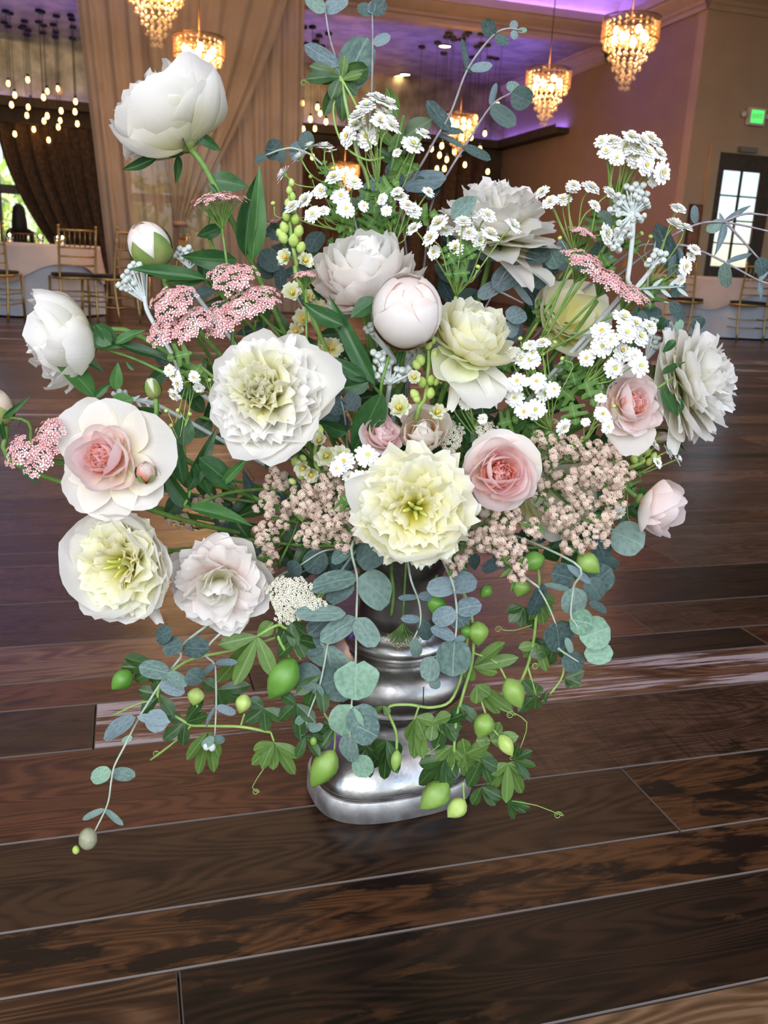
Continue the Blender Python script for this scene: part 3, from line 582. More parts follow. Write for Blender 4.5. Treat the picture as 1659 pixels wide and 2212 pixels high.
GOLD = noisy('chiavari_gold', (.34, .21, .07), (.46, .30, .11), .35, 40, metal=.7); CUSH = M('cushion_black', (.008, .008, .009), .7)
def make_chair():
    t = bpy.data.objects.new('chiavari_chair', None); COL.objects.link(t); ch = []
    def p(n, g, m=GOLD): o = g.link(n, m, t); ch.append(o)
    for s in (-1, 1):
        g = G(); g.tube([(s*.17, -.24, 0), (s*.175, -.19, .44), (s*.18, -.25, .92)], .0125, 7); g.ball(Vector((s*.18, -.25, .93)), .017); p('rear_leg', g)
        g = G(); g.tube([(s*.20, .21, 0), (s*.195, .19, .44)], .0135, 7, smooth=0); p('front_leg', g)
    def back(z): return -.19-.06*((z-.44)/.48)**1.3
    for z in (.56, .645, .73): g = G(); g.tube([(-.178, back(z), z), (.178, back(z), z)], .009, 6, smooth=0); p('back_rail', g)
    g = G(); g.tube([(-.18, back(.9), .895), (.18, back(.9), .895)], .011, 6, smooth=0); p('top_rail', g)
    for i in range(6): x = -.125+.05*i; g = G(); g.tube([(x, back(.73), .73), (x, back(.9), .895)], .006, 5, smooth=0); p('spindle', g)
    for z, in ((.16,), (.26,)):
        g = G()
        for s in (-1, 1): g.tube([(s*.172, -.22, z), (s*.198, .20, z)], .007, 5, smooth=0)
        g.tube([(-.198, .2, z+.03), (.198, .2, z+.03)], .007, 5, smooth=0); g.tube([(-.172, -.21, z), (.172, -.21, z)], .007, 5, smooth=0); p('stretcher', g)
    g = G(); g.box((0, 0, .435), (.205, .205, .012)); p('seat', g)
    g = G(); g.lathe([(.05, .447), (.19, .447), (.205, .462), (.195, .48), (.05, .487)], 20, 0, fn=lambda r_, z, a: Vector((r_*(abs(math.cos(a))**.5)*math.copysign(1, math.cos(a)), r_*(abs(math.sin(a))**.5)*math.copysign(1, math.sin(a)), z))); p('cushion', g, CUSH)
    return t, ch
ch0, chp_ = make_chair(); first = True
def chair(P, toward, lab, grp='gold ballroom chairs'):
    global first
    if first: t = ch0; first = False
    else:
        t = ch0.copy(); COL.objects.link(t)
        for c in chp_: d_ = c.copy(); COL.objects.link(d_); d_.parent = t
    t.location = P; d_ = Vector(toward)-Vector(P); t.rotation_euler = (0, 0, math.atan2(d_.y, d_.x)-math.pi/2)
    t['label'] = lab; t['category'] = 'chair'; t['group'] = grp
TL = Vector((-4.15, 10.15, 0)); TR = Vector((4.35, 12.35, 0))
table(TL, .80, 'round banquet table at far left under two cloths', 'on the left table', .9)
table(TR, .85, 'round banquet table at far right near the glass door', 'on the right table', .35)
chair((-3.30, 9.30, 0), (-3.75, 10.0, 0), 'gold chair with black cushion, back toward us, in front of the left table')
chair((-2.95, 9.38, 0), (-3.95, 9.75, 0), 'gold chair seen nearly side-on, right of the left table and left of the sheer curtain')
chair((-3.98, 9.02, 0), (-4.1, 10.2, 0), 'gold chair cut by the left edge of the photo')
PQ = at(44, 455, 15.2); PQ.z = 0; chair(PQ-Vector((0, .02, 0)), PQ+Vector((-.45, 1, 0)), 'gold chair of the seated guest in front of the far left window')
chair((-2.75, 10.75, 0), (-3.9, 10.2, 0), 'gold chair behind the side-on chair at left')
chair((3.72, 11.62, 0), TR, 'leftmost gold chair at the right table, above the white peony')
chair((4.42, 11.42, 0), TR, 'middle gold chair at the right table, its back toward us')
chair((4.98, 11.62, 0), TR, 'gold chair cut by the right edge of the photo')
chair((3.35, 12.5, 0), TR, 'gold chair at the left side of the right table, partly behind eucalyptus')
chair((5.3, 12.9, 0), TR, 'gold chair on the far right side of the right table')
chair((4.1, 13.3, 0), TR, 'gold chair behind the right table near the door')
for i, (x, y, Y, lab) in enumerate([(126, 526, 9.75, 'lit candle glass behind the chair back'), (20, 500, 10.2, 'lit candle glass nearest the seated figure'), (200, 533, 9.9, 'lit candle glass right of the chair back'), (88, 524, 10.0, 'bright candle glass beside the window light')]):
    P = at(x, y, Y); P.z = .758; 
    if (P-TL).xy.length > .72: P.xy = (TL+(P-TL).normalized()*.68).xy
    t = thing('candle_glass', P, lab, 'candle'); g = G(); g.lathe([(.03, 0), (.036, .04), (.038, .08)], 14, 0, P); g.link('glass', GLS, t); g = G(); g.lathe([(.004, .055), (.009, .065), (.001, .09)], 8, 0, P); g.link('flame', M('flame', (1, .8, .4), emit=(1, .7, .35), es=60), t)
# ---- seated guest seen dark against the window
def person(P, yaw, lab):
    P = Vector(P); SK = [(0, 0, .50), (0, .0, .72), (0, .01, .92), (0, .01, 1.02), (0, .0, 1.10), (.17, .01, .93), (.20, .05, .68), (.12, .24, .78), (-.17, .01, .93), (-.20, .05, .68), (-.12, .24, .78), (.10, .02, .49), (.11, .42, .50), (.11, .42, .08), (.11, .54, .04), (-.10, .02, .49), (-.11, .42, .50), (-.11, .42, .08), (-.11, .54, .04)]
    ED = [(0, 1), (1, 2), (2, 3), (3, 4), (2, 5), (5, 6), (6, 7), (2, 8), (8, 9), (9, 10), (0, 11), (11, 12), (12, 13), (13, 14), (0, 15), (15, 16), (16, 17), (17, 18)]
    RD = [.13, .11, .11, .05, .05, .055, .042, .028, .055, .042, .028, .085, .06, .04, .03, .085, .06, .04, .03]
    me = bpy.data.meshes.new('body'); me.from_pydata(SK, ED, []); bo = bpy.data.objects.new('body', me); COL.objects.link(bo)
    md = bo.modifiers.new('Skin', 'SKIN')
    for i, sv in enumerate(me.skin_vertices[0].data): sv.radius = (RD[i], RD[i]); sv.use_root = (i == 0)
    bo.modifiers.new('Sub', 'SUBSURF').levels = 1; bo.modifiers['Sub'].render_levels = 2
    me.materials.append(M('dress_black', (.02, .018, .02), .8))
    t = thing('person', P, lab, 'person', rz=yaw); bo.parent = t
    g = G(); g.lathe([(.02, -.13), (.055, -.10), (.075, -.04), (.08, .03), (.065, .09), (.02, .12)], 14, 0, Vector((0, .01, 1.22)))
    g.lathe([(.002, -.02), (.012, 0), (.004, .03)], 6, 0, Vector((0, .09, 1.21))); me2 = g.me('head', M('skin', (.45, .28, .2), .6)); link('head', me2, t)
    g = G(); g.lathe([(.11, -.34), (.125, -.2), (.115, -.08), (.10, .02), (.085, .10), (.03, .15)], 16, 0, Vector((0, -.03, 1.22))); link('hair', g.me('hair', M('hair_dark', (.02, .012, .008), .6)), t)
PP = at(40, 455, 15.2); PP.z = 0
person(PP, math.radians(25), 'seated guest with long dark hair in silhouette before the far left window')
g = None
# ================================================================ the urn
VX = onz(841, 1696); MOUTH = VX+Vector((0, -.01, .385))
SIL = M('aged_silver', (.5, .48, .46), .3, 1); b = SIL.node_tree.nodes['Principled BSDF']
tc = N(SIL, 'ShaderNodeTexCoord'); nz = N(SIL, 'ShaderNodeTexNoise', _Scale=14, _Detail=6); LK(SIL, tc.outputs['Object'], nz.inputs['Vector'])
LK(SIL, ramp(SIL, [(.3, (.20, .18, .17)), (.5, (.50, .48, .46)), (.7, (.66, .65, .64))], nz.outputs[0]), b.inputs['Base Color'])
LK(SIL, ramp(SIL, [(.3, (.5, .5, .5)), (.65, (.22, .22, .22))], nz.outputs[0]), b.inputs['Roughness'])
n2 = N(SIL, 'ShaderNodeTexNoise', _Scale=90, _Detail=4); LK(SIL, tc.outputs['Object'], n2.inputs['Vector']); bp = N(SIL, 'ShaderNodeBump', _Strength=.25, _Distance=.002); LK(SIL, n2.outputs[0], bp.inputs['Height']); LK(SIL, bp.outputs[0], b.inputs['Normal'])
SILR = noisy('foot_pewter', (.45, .44, .43), (.75, .74, .73), .55, 40, metal=.9, bump=.3)
PAT = noisy('dark_patina', (.05, .045, .04), (.14, .125, .115), .5, 30, metal=.8, bump=.3)
NECK = noisy('neck_dull_metal', (.10, .09, .085), (.30, .28, .26), .42, 18, metal=.9, bump=.4)
YV = YAW+.10
def sup(ax, by, ex):
    def fn(r_, z, a):
        c, s = math.cos(a), math.sin(a); x = ax*r_*math.copysign(abs(c)**ex, c); y = by*r_*math.copysign(abs(s)**ex, s)
        return Vector((x*math.cos(YV)-y*math.sin(YV), x*math.sin(YV)+y*math.cos(YV), z))
    return fn
t = thing('urn', VX, 'aged silver pedestal urn standing on the wood floor, holding the bouquet', 'vase')
def part(n, prof, mat, ax, by, ex=.72, k=56):
    g = G(); g.lathe(prof, k, 0, VX, fn=sup(ax, by, ex)); return g.link(n, mat, t)
part('foot', [(.93, 0), (1, .002), (.995, .032), (.98, .034)], SILR, .121, .088)
part('foot_groove', [(.96, .0335), (.955, .036), (.90, .039)], PAT, .121, .088)
part('foot_dome', [(.95, .0375), (.955, .040), (.93, .050), (.84, .067), (.68, .083), (.50, .096), (.37, .106), (.31, .115)], SIL, .121, .088)
part('stem', [(.31, .113), (.29, .120), (.30, .128), (.36, .134), (.40, .138)], PAT, .121, .1, 1)
part('belly', [(.36, .136), (.58, .142), (.80, .153), (.93, .168), (.985, .184), (.97, .198), (.86, .213), (.72, .222), (.62, .228)], SIL, .108, .10, .95)
part('collar', [(.60, .226), (.70, .232), (.74, .240), (.73, .248), (.66, .253), (.60, .262), (.56, .27)], SIL, .104, .10, 1)
part('neck', [(.545, .268), (.52, .285), (.51, .31), (.53, .335), (.60, .36), (.72, .385), (.86, .40), (.88, .403), (.80, .403), (.5, .33), (.4, .25)], NECK, .108, .104, 1)
g = G(); g.tube([VX+Vector((.035, -.105, .217)), VX+Vector((.036, -.107, .195)), VX+Vector((.04, -.104, .17))], .0008, 5); g.link('crack', PAT, t)
# ================================================================ flowers
GA = math.radians(137.508)
def stem_to_mouth(P, d, j=.05):
    """curved stem from a flower base P (leaving along -d) down into the urn mouth"""
    M_ = MOUTH+Vector((rnd.uniform(-j, j), rnd.uniform(-j*.8, j*.8), 0)); q = P-d*.06; m = q.lerp(M_, .5); m.z += .0
    e = M_-Vector((0, 0, .05)); return [P, q, m+(-d)*.03, M_, e]
def bez(pts, n=4): return pts
LAY = { # layers: kind, n, tilt start, tilt end, len start, len end, width, r0, z0
 'bomb':   [('guard', 7, 95, 84, .98, .95, 1.05, .10, -.14), ('ruffle', 24, 88, 56, .86, .84, 1.0, .06, .0), ('ruffle', 34, 58, 8, .84, .66, .8, .04, .05)],
 'ball':   [('guard', 8, 100, 88, .78, .8, 1.1, .2, -.1), ('ball', 34, 102, 66, 1.12, 1.16, .95, .10, -.08), ('ball', 44, 66, 8, 1.14, .98, .8, .05, .0)],
 'cup':    [('bowl', 7, 96, 80, 1.75, 1.8, .9, .10, -.2), ('bowl', 8, 80, 62, 1.7, 1.6, .85, .06, -.1), ('ruffle', 26, 46, 5, 1.35, 1.2, .7, .05, 0)],
 'loose':  [('strap', 14, 98, 84, 1.02, 1.02, 1.5, .10, -.12), ('strap', 26, 86, 54, 1.0, .98, 1.5, .07, -.02), ('ruffle', 26, 56, 8, .9, .75, .8, .04, .04)],
 'feather':[('guard', 9, 80, 66, 1.2, 1.12, 1.2, .12, -.14), ('fringe', 28, 82, 54, .94, .88, 1.35, .06, 0), ('fringe', 24, 56, 30, .80, .62, 1.25, .06, .0)],
 'feather2':[('guard', 5, 84, 74, .9, .9, .9, .12, -.16), ('fringe', 30, 88, 60, 1.06, 1.0, 1.3, .06, 0), ('fringe', 26, 60, 30, .92, .66, 1.2, .06, .0)],
 'open':   [('guard', 9, 80, 62, 1.05, 1.0, 1.2, .08, -.08), ('flat', 7, 60, 36, .8, .7, 1.0, .05, 0)],
 'medium': [('guard', 11, 98, 84, 1.0, 1.0, 1.0, .1, -.14), ('ruffle', 18, 86, 58, .96, .92, 1.1, .07, -.04), ('guard', 12, 64, 20, .86, .7, .85, .05, .0)],
 'rose':   [('roseo', 3, 90, 84, .6, .6, 1.2, .08, -.16), ('rosec', 6, 96, 84, 1.05, 1.0, .85, .06, -.14), ('rosec', 8, 80, 62, .90, .78, .85, .05, -.06), ('rosei', 40, 52, 4, .66, .56, .8, .02, .0)],
 'rosecup':[('roseo', 5, 84, 74, .95, .95, 1.2, .08, -.12), ('rosec', 7, 98, 86, 1.28, 1.2, .85, .08, -.12), ('rosec', 9, 84, 60, 1.12, .95, .85, .05, -.04), ('rosei', 40, 52, 4, .80, .62, .8, .02, .02)],
 'roseside':[('bowl', 5, 84, 72, 1.4, 1.4, .9, .08, -.1), ('rosec', 7, 80, 60, 1.5, 1.45, .8, .08, -.05), ('rosec', 8, 60, 30, 1.3, 1.1, .8, .05, 0)],
}
def bloom(name, label, cat, x, y, Y, rp, d, lay, mats, extra=(), carp=0, stem=True, lmat=None, sm=STG, sr=.0032, seed=0, lift=0, calyx=True, grp=None, fleck=False):
    """x,y: centre in the photo, Y: distance, rp: radius in photo pixels, d: facing"""
    C = at(x, y, Y); R = rp*px(C); d = Vector(d).normalized(); A = frame(d); base = C-d*R*(.30+lift)
    t = thing(name, base, label, cat, grp); r = random.Random(hash_(label)+seed); i = 0
    for li, (kind, n, t0, t1, l0, l1, w, r0, z0) in enumerate(LAY[lay]):
        mt = mats[min(li, len(mats)-1)]
        for k in range(n):
            s = k/max(1, n-1); tilt = math.radians(t0+(t1-t0)*s+r.gauss(0, 5.5)); ph = i*GA+r.gauss(0, .12); i += 1
            L = R*(l0+(l1-l0)*s)*r.uniform(.9, 1.08); wd = w*r.uniform(.85, 1.15)
            m = A.to_4x4() @ Matrix.Rotation(ph-math.pi/2, 4, 'Z') @ Matrix.Translation((0, r0*R, z0*R)) @ Matrix.Rotation(-tilt, 4, 'X') @ Matrix.Rotation(r.gauss(0, .22), 4, 'Z') @ Matrix.Diagonal((L*wd, L, L, 1))
            link('petal', petal_me(kind, mt, r.randrange(6)), t, m)
    for (az, tilt, l, w, kind, mt) in extra:
        L = R*l; m = A.to_4x4() @ Matrix.Rotation(math.radians(az)-math.pi/2, 4, 'Z') @ Matrix.Translation((0, .08*R, -.1*R)) @ Matrix.Rotation(-math.radians(tilt), 4, 'X') @ Matrix.Diagonal((L*w, L, L, 1))
        link('petal', petal_me(kind, mt, r.randrange(4)), t, m)
    if carp:
        for k in range(carp):
            a = k*GA; q = base+d*R*.10+A @ Vector((math.cos(a), math.sin(a), 0))*R*.05*math.sqrt(k); g = G()
            g.tube([q, q+d*R*.25+A @ Vector((math.cos(a), math.sin(a), 0))*R*.05, q+d*R*.38+A @ Vector((math.cos(a), math.sin(a), 0))*R*.10], R*.045, 6, r2=R*.02); g.link('carpel', CARP, t)
    if calyx:
        g = G(); g.lathe([(.06*R, -.30*R), (.16*R, -.24*R), (.22*R, -.14*R), (.16*R, -.04*R)], 12, 0, base, A); g.link('calyx', CALY, t)
        for k in range(4):
            a = k*1.571+r.uniform(-.3, .3); q = base-d*R*.2; w_ = A @ Vector((math.cos(a), math.sin(a), .15)); put_leaf(t, q, q+w_*R*r.uniform(.35, .5), R*.22, 'oval', 'peony', name='sepal')
    if stem:
        g = G(); g.tube(stem_to_mouth(base-d*.1*R, d), sr, 7, 0, 5); g.link('stem', sm, t)
    return t
W_, CR_, YL_, PG_, BL_ = 'white', 'cream', 'yellow', 'palegreen', 'blush'
pe = 'peony'
bloom(pe, 'tall white cup-shaped peony at upper left against the sheer curtain', 'peony', 372, 268, 1.0, 110, face(-.55, .25, .80), 'cup', [W_, W_, W_], extra=[(60, 74, 1.65, .9, 'bowl', W_), (0, 92, 1.6, 1.0, 'bowl', W_), (-25, 84, 1.3, 1.0, 'guard', W_), (-80, 92, 1.7, 1.0, 'bowl', W_), (180, 72, 1.2, 1.0, 'ruffle', W_), (-120, 88, 1.6, 1.1, 'bowl', W_), (150, 66, 1.1, .9, 'ruffle', W_)])
bloom(pe, 'white peony facing left at the far left of the bouquet', 'peony', 152, 735, .98, 90, face(-.85, .35, -.1), 'cup', [W_, W_, W_], extra=[(80, 92, 1.85, 1.1, 'bowl', W_), (100, 84, 1.8, 1.1, 'bowl', W_), (-80, 84, 1.45, 1.0, 'guard', W_), (-105, 78, 1.4, 1.0, 'guard', W_)])
bloom(pe, 'largest white peony left of centre with a pale yellow heart', 'peony', 570, 842, .87, 152, face(-.12, .95, .18), 'bomb', [W_, W_, CR_], extra=[(8, 86, 1.32, .8, 'guard', W_), (-42, 88, 1.1, .8, 'guard', W_), (-72, 90, 1.22, .9, 'guard', W_), (-102, 90, 1.15, .9, 'guard', W_), (62, 70, 1.0, .5, 'strap', W_), (140, 85, .95, 1, 'guard', W_), (-140, 88, .95, 1.1, 'guard', W_)], carp=4)
bloom(pe, 'dense blush white peony at top centre behind the round bud', 'peony', 793, 592, .98, 126, face(-.05, .62, .72), 'ball', [BL_, BL_, W_], seed=2)
bloom(pe, 'cream peony right of the round bud, long petals drooping below it', 'peony', 1020, 728, .93, 102, face(.32, .60, .62), 'ball', [PG_, CR_, CR_], extra=[(-95, 128, 1.5, .5, 'strap', W_), (-55, 112, 1.45, .55, 'strap', W_), (-35, 100, 1.4, .6, 'strap', W_), (-75, 122, 1.6, 1.0, 'guard', W_), (-115, 120, 1.2, .9, 'guard', PG_)])
bloom(pe, 'shaggy white peony at upper right with a pink-streaked lower petal', 'peony', 1078, 466, 1.06, 136, face(.15, .45, .75), 'loose', [W_, W_, W_], extra=[(-60, 118, 1.2, 1.0, 'strap', BL_), (-40, 112, 1.3, .9, 'strap', W_), (10, 95, 1.15, 1.1, 'strap', W_), (-15, 100, 1.2, 1, 'strap', W_)])
bloom(pe, 'pale cream open peony behind the right-hand pink yarrow', 'peony', 1232, 680, 1.05, 100, face(.1, .85, .45), 'open', [CR_, CR_], extra=[(150, 62, 1.1, 1.2, 'guard', CR_), (100, 60, 1.05, 1.1, 'guard', CR_), (-80, 90, 1.2, 1.2, 'guard', CR_)])
bloom(pe, 'big white peony turned to the right at the far right edge of the bouquet', 'peony', 1515, 822, 1.0, 130, face(.72, .45, .12), 'loose', [W_, W_, W_], extra=[(100, 96, 1.15, 1.4, 'strap', W_), (-100, 104, 1.25, 1.4, 'strap', W_), (80, 92, 1.1, 1.4, 'strap', W_), (150, 110, 1.0, 1.5, 'guard', W_), (-140, 118, 1.1, 1.4, 'guard', W_), (-80, 90, 1.1, 1.2, 'guard', W_)])
bloom(pe, 'open yellow-hearted white peony at lower left with broad outer petals', 'peony', 258, 1222, .88, 128, face(-.25, .92, -.12), 'feather', [W_, CR_, YL_], extra=[(70, 72, 1.25, 1.1, 'guard', W_), (140, 72, 1.12, 1.1, 'guard', W_), (15, 82, 1.2, 1.2, 'guard', W_), (175, 78, 1.05, 1, 'guard', W_), (-35, 88, 1.05, .9, 'guard', W_), (-62, 92, 1.18, .7, 'strap', W_), (110, 75, 1.0, 1, 'guard', W_)], carp=5)
bloom(pe, 'blush white peony at lower left, right of the yellow-hearted one', 'peony', 468, 1268, .90, 112, face(.05, .85, -.30), 'medium', [W_, BL_, W_], extra=[(0, 85, 1.05, 1.1, 'guard', W_), (-75, 92, 1.15, .9, 'guard', W_), (-20, 90, 1.15, 1, 'guard', W_)])
bloom(pe, 'cream peony at bottom centre with bright yellow heart and feathered petals', 'peony', 897, 1098, .84, 132, face(.0, .97, -.05), 'feather2', [W_, CR_, YL_], extra=[(-90, 66, 1.14, 1.4, 'guard', CR_), (-50, 68, 1.10, 1.2, 'guard', CR_), (-130, 68, 1.1, 1.2, 'guard', CR_), (165, 88, 1.3, .7, 'guard', W_), (85, 80, 1.05, 1, 'guard', CR_)], carp=6)
bloom(pe, 'pale peony half hidden behind the tan yarrow at lower right', 'peony', 1190, 1060, .98, 104, face(.15, .9, .0), 'open', [CR_, W_], extra=[(-75, 88, 1.15, 1.1, 'guard', W_), (80, 85, 1.1, 1.2, 'guard', W_), (-110, 88, 1.1, 1.1, 'guard', BL_)])
ro = 'garden_rose'
bloom(ro, 'open pink rose with coral heart at left, cream outer petals spread wide', 'rose', 222, 990, .88, 108, face(-.18, .93, .05), 'rose', ['roseout', 'rosepale', 'rosemid', 'rosein'], extra=[(8, 88, 1.45, 1.0, 'roseo', 'roseout'), (75, 82, 1.2, 1.1, 'roseo', 'roseout'), (128, 88, 1.4, .85, 'roseo', 'roseout'), (178, 86, .95, 1.0, 'roseo', 'roseout'), (-130, 88, 1.2, .8, 'roseo', 'roseout'), (-88, 90, 1.2, .95, 'roseo', 'roseout'), (-38, 90, 1.35, .7, 'roseo', 'roseout')], seed=1)
bloom(ro, 'round pink rose right of the cream bottom-centre peony', 'rose', 1080, 1022, .88, 88, face(.02, .95, -.05), 'rosecup', ['rosepale', 'rosepale', 'rosemid', 'rosein'], extra=[(70, 64, 1.15, 1.3, 'roseo', 'roseout'), (30, 70, 1.1, 1.1, 'roseo', 'roseout'), (110, 60, 1.0, 1.3, 'roseo', 'rosepale'), (-90, 52, .95, 1.3, 'rosec', 'rosemid')])
bloom(ro, 'pale pink rose under the right-hand white daisies, one petal hanging down', 'rose', 1365, 872, .95, 76, face(.25, .82, .1), 'rosecup', ['rosepale', 'rosepale', 'rosepale', 'rosein'], extra=[(-90, 100, 1.55, 1.1, 'guard', 'roseout'), (100, 84, 1.15, 1.2, 'roseo', 'rosepale'), (20, 80, 1.1, 1.2, 'roseo', 'rosepale'), (-150, 84, 1.0, 1.2, 'roseo', 'rosepale')])
bloom(ro, 'pale pink rose seen from the side at the lower right edge', 'rose', 1412, 1090, .97, 70, face(.62, .35, -.32), 'roseside', ['rosepale', 'rosepale', 'rosemid'], extra=[(170, 80, 1.3, 1.1, 'guard', 'roseout'), (90, 40, 1.35, 1.2, 'rosec', 'rosepale'), (-90, 60, 1.35, 1.0, 'guard', 'rosepale')])
bloom(ro, 'small pink rose tucked beside the dark pointed leaf above the bottom-centre peony', 'rose', 826, 938, .92, 52, face(.35, .75, .35), 'rosecup', ['rosepale', 'rosemid', 'rosemid', 'rosemid'])
bloom(ro, 'peach and cream rose with orange stamens above the bottom-centre peony', 'rose', 915, 940, .93, 62, face(.0, .75, .2), 'roseside', ['roseout', 'peach', 'roseout'], extra=[(80, 75, 1.2, 1.3, 'roseo', 'rosepale'), (60, 60, 1.1, 1.1, 'roseo', 'peach')])
WC = {}
def wrap_me(mat, var):
    key = (mat, var)
    if key in WC: return WC[key]
    r = random.Random(var+3); V = []; T = []; nu, nv = 12, 10; top = r.uniform(.82, .97); hw = r.uniform(.95, 1.25); ph = r.uniform(0, 6)
    for i in range(nu+1):
        for j in range(nv+1):
            v_ = -1+2*j/nv; u = i/nu; th = math.pi*(.04+(top-.04)*u*(1-.22*abs(v_)**2.2-.02*math.sin(5*v_+ph))); f_ = hw*v_*math.sin(math.pi*min(.93, .12+.75*u))**.5; rad = 1+.012*math.sin(4*f_+ph)*u+.015*abs(v_)**4
            V.append((rad*math.sin(th)*math.sin(f_), rad*math.sin(th)*math.cos(f_), -rad*math.cos(th))); T.append((u, abs(v_), 0, 1))
    F = [[i*(nv+1)+j, i*(nv+1)+j+1, (i+1)*(nv+1)+j+1, (i+1)*(nv+1)+j] for i in range(nu) for j in range(nv)]; WC[key] = mesh('petal', V, F, PM[mat], True, T); return WC[key]
def bud(name, label, cat, x, y, Y, L, Wd, d, mats, sep='peony', nsep=4, sh=.45, stem=None, pm=None, seplen=.7, smat=STG, sr=.003):
    """closed bud: rounded body of wrapped petals plus clasping sepals. L, Wd in pixels"""
    C = at(x, y, Y); k = px(C); L *= k; Wd *= k; d = Vector(d).normalized(); A = frame(d); base = C-d*L/2; t = thing(name, base, label, cat); r = random.Random(hash_(label))
    for i in range(8):
        q = 1.0+.075*(8-i)/8; m = A.to_4x4() @ Matrix.Translation((0, 0, L*.5)) @ Matrix.Rotation(i*GA+.4, 4, 'Z') @ Matrix.Rotation(r.uniform(-.12, .12), 4, 'X') @ Matrix.Diagonal((Wd*.5*q, Wd*.5*q, L*.5*q, 1)); link('petal', wrap_me(pm[i % len(pm)], i % 4), t, m)
    g = G(); g.ball(base+d*L*.5, Wd*.485, 16, 10, 0, A, sz=L/Wd*.98); g.v = [Matrix.Translation(-t.location) @ v for v in g.v]; tt = [((p.dot(d)/L+.05), 0, .3, 1) for p in g.v]
    me_ = mesh('bud_core', g.v, g.f, PM[pm[0]], True, tt); link('bud_core', me_, t)
    for i in range(nsep):
        a = i*2*math.pi/nsep+.5; o_ = A @ Vector((math.cos(a), math.sin(a), 0)); g = G(); V = []; nn = 7
        for u in range(nn+1):
            s = u/nn*seplen; th = math.pi*(.08+.80*s); rad = Wd*.545*math.sin(th)+.0015; zz = L*(.5-.5*math.cos(th))*1.0-.02*L; w2 = Wd*.30*math.sin(math.pi*min(.98, .18+.8*u/nn))
            tn = A @ Vector((-math.sin(a), math.cos(a), 0))
            for q in (-1, -.4, .4, 1): V.append(base+d*zz+o_*(rad*math.sqrt(max(.1, 1-(q*w2/(Wd*.55))**2)))+tn*w2*q)
        g.add(V, [[u*4+j, u*4+j+1, (u+1)*4+j+1, (u+1)*4+j] for u in range(nn) for j in range(3)]); g.link('sepal', sep if not isinstance(sep, str) else CALY, t)
    g = G(); g.tube(stem or stem_to_mouth(base+d*.04*L, d), sr, 7, 0, 4); g.link('stem', smat, t); return t
BRS = noisy('sepal_brown', (.16, .07, .03), (.30, .22, .08), .5, 60)
bud('peony_bud', 'big round blush peony bud at the centre of the bouquet', 'peony bud', 880, 673, .90, 158, 142, face(.05, .75, .45), 0, BRS, 4, pm=['budblush'], seplen=.42)
bud('peony_bud', 'half-open peony bud with green sepals at left above the pink yarrow', 'peony bud', 323, 530, 1.0, 98, 84, face(-.35, .35, .75), 0, noisy('sepal_green_red', (.10, .22, .04), (.28, .30, .10), .5, 30), 5, pm=['budblush', 'budblush'], seplen=.72)
bud('peony_bud', 'tan peony bud cut by the left edge of the photo', 'peony bud', -6, 880, .95, 80, 60, face(-.3, .3, .8), 0, CALY, 4, pm=['peach'], seplen=.6)
bud('rose_bud', 'small peach rosebud beside the open pink rose at left', 'rosebud', 315, 1020, .87, 50, 38, face(.2, .8, .5), 0, CALY, 5, pm=['peach', 'rosein'], seplen=.75)
bud('rose_bud', 'green closed rosebud above the open pink rose at left', 'rosebud', 330, 838, .93, 44, 30, face(-.2, .3, .85), 0, CALY, 5, pm=['stock'], seplen=.95)
bud('rose_bud', 'greenish pink rosebud just below the round pink rose', 'rosebud', 1046, 1104, .90, 34, 28, face(0, .6, -.5), 0, CALY, 5, pm=['peach'], seplen=.9)
bud('rose_bud', 'small pale rosebud right of the round pink rose, under the white peony', 'rosebud', 1425, 945, 1.0, 38, 22, face(.7, .4, .1), 0, CALY, 5, pm=['rosepale'], seplen=.8)
# ---------------------------------------------------------------- yarrow
def floret_geo(s, petals=5, r=None):
    V = []; F = []; MI = []
    for i in range(petals):
        a = 2*math.pi*i/petals; c, n = Vector((math.cos(a), math.sin(a), 0)), Vector((-math.sin(a), math.cos(a), 0)); o = len(V)
        V += [c*s*.25, c*s*.65+n*s*.34+Vector((0, 0, .12*s)), c*s*1.0+n*s*.2+Vector((0, 0, .0)), c*s*1.0-n*s*.2, c*s*.65-n*s*.34+Vector((0, 0, .12*s))]; F.append([o, o+4, o+3, o+2, o+1][::-1]); MI.append(0)
    o = len(V); k = 6
    V += [Vector((.40*s*math.cos(6.283*i/k), .40*s*math.sin(6.283*i/k), .0)) for i in range(k)]+[Vector((.30*s*math.cos(6.283*i/k), .30*s*math.sin(6.283*i/k), .28*s)) for i in range(k)]
    F += [[o+i, o+(i+1) % k, o+k+(i+1) % k, o+k+i] for i in range(k)]+[[o+k+i for i in range(k)]]; MI += [1]*(k+1); return V, F, MI
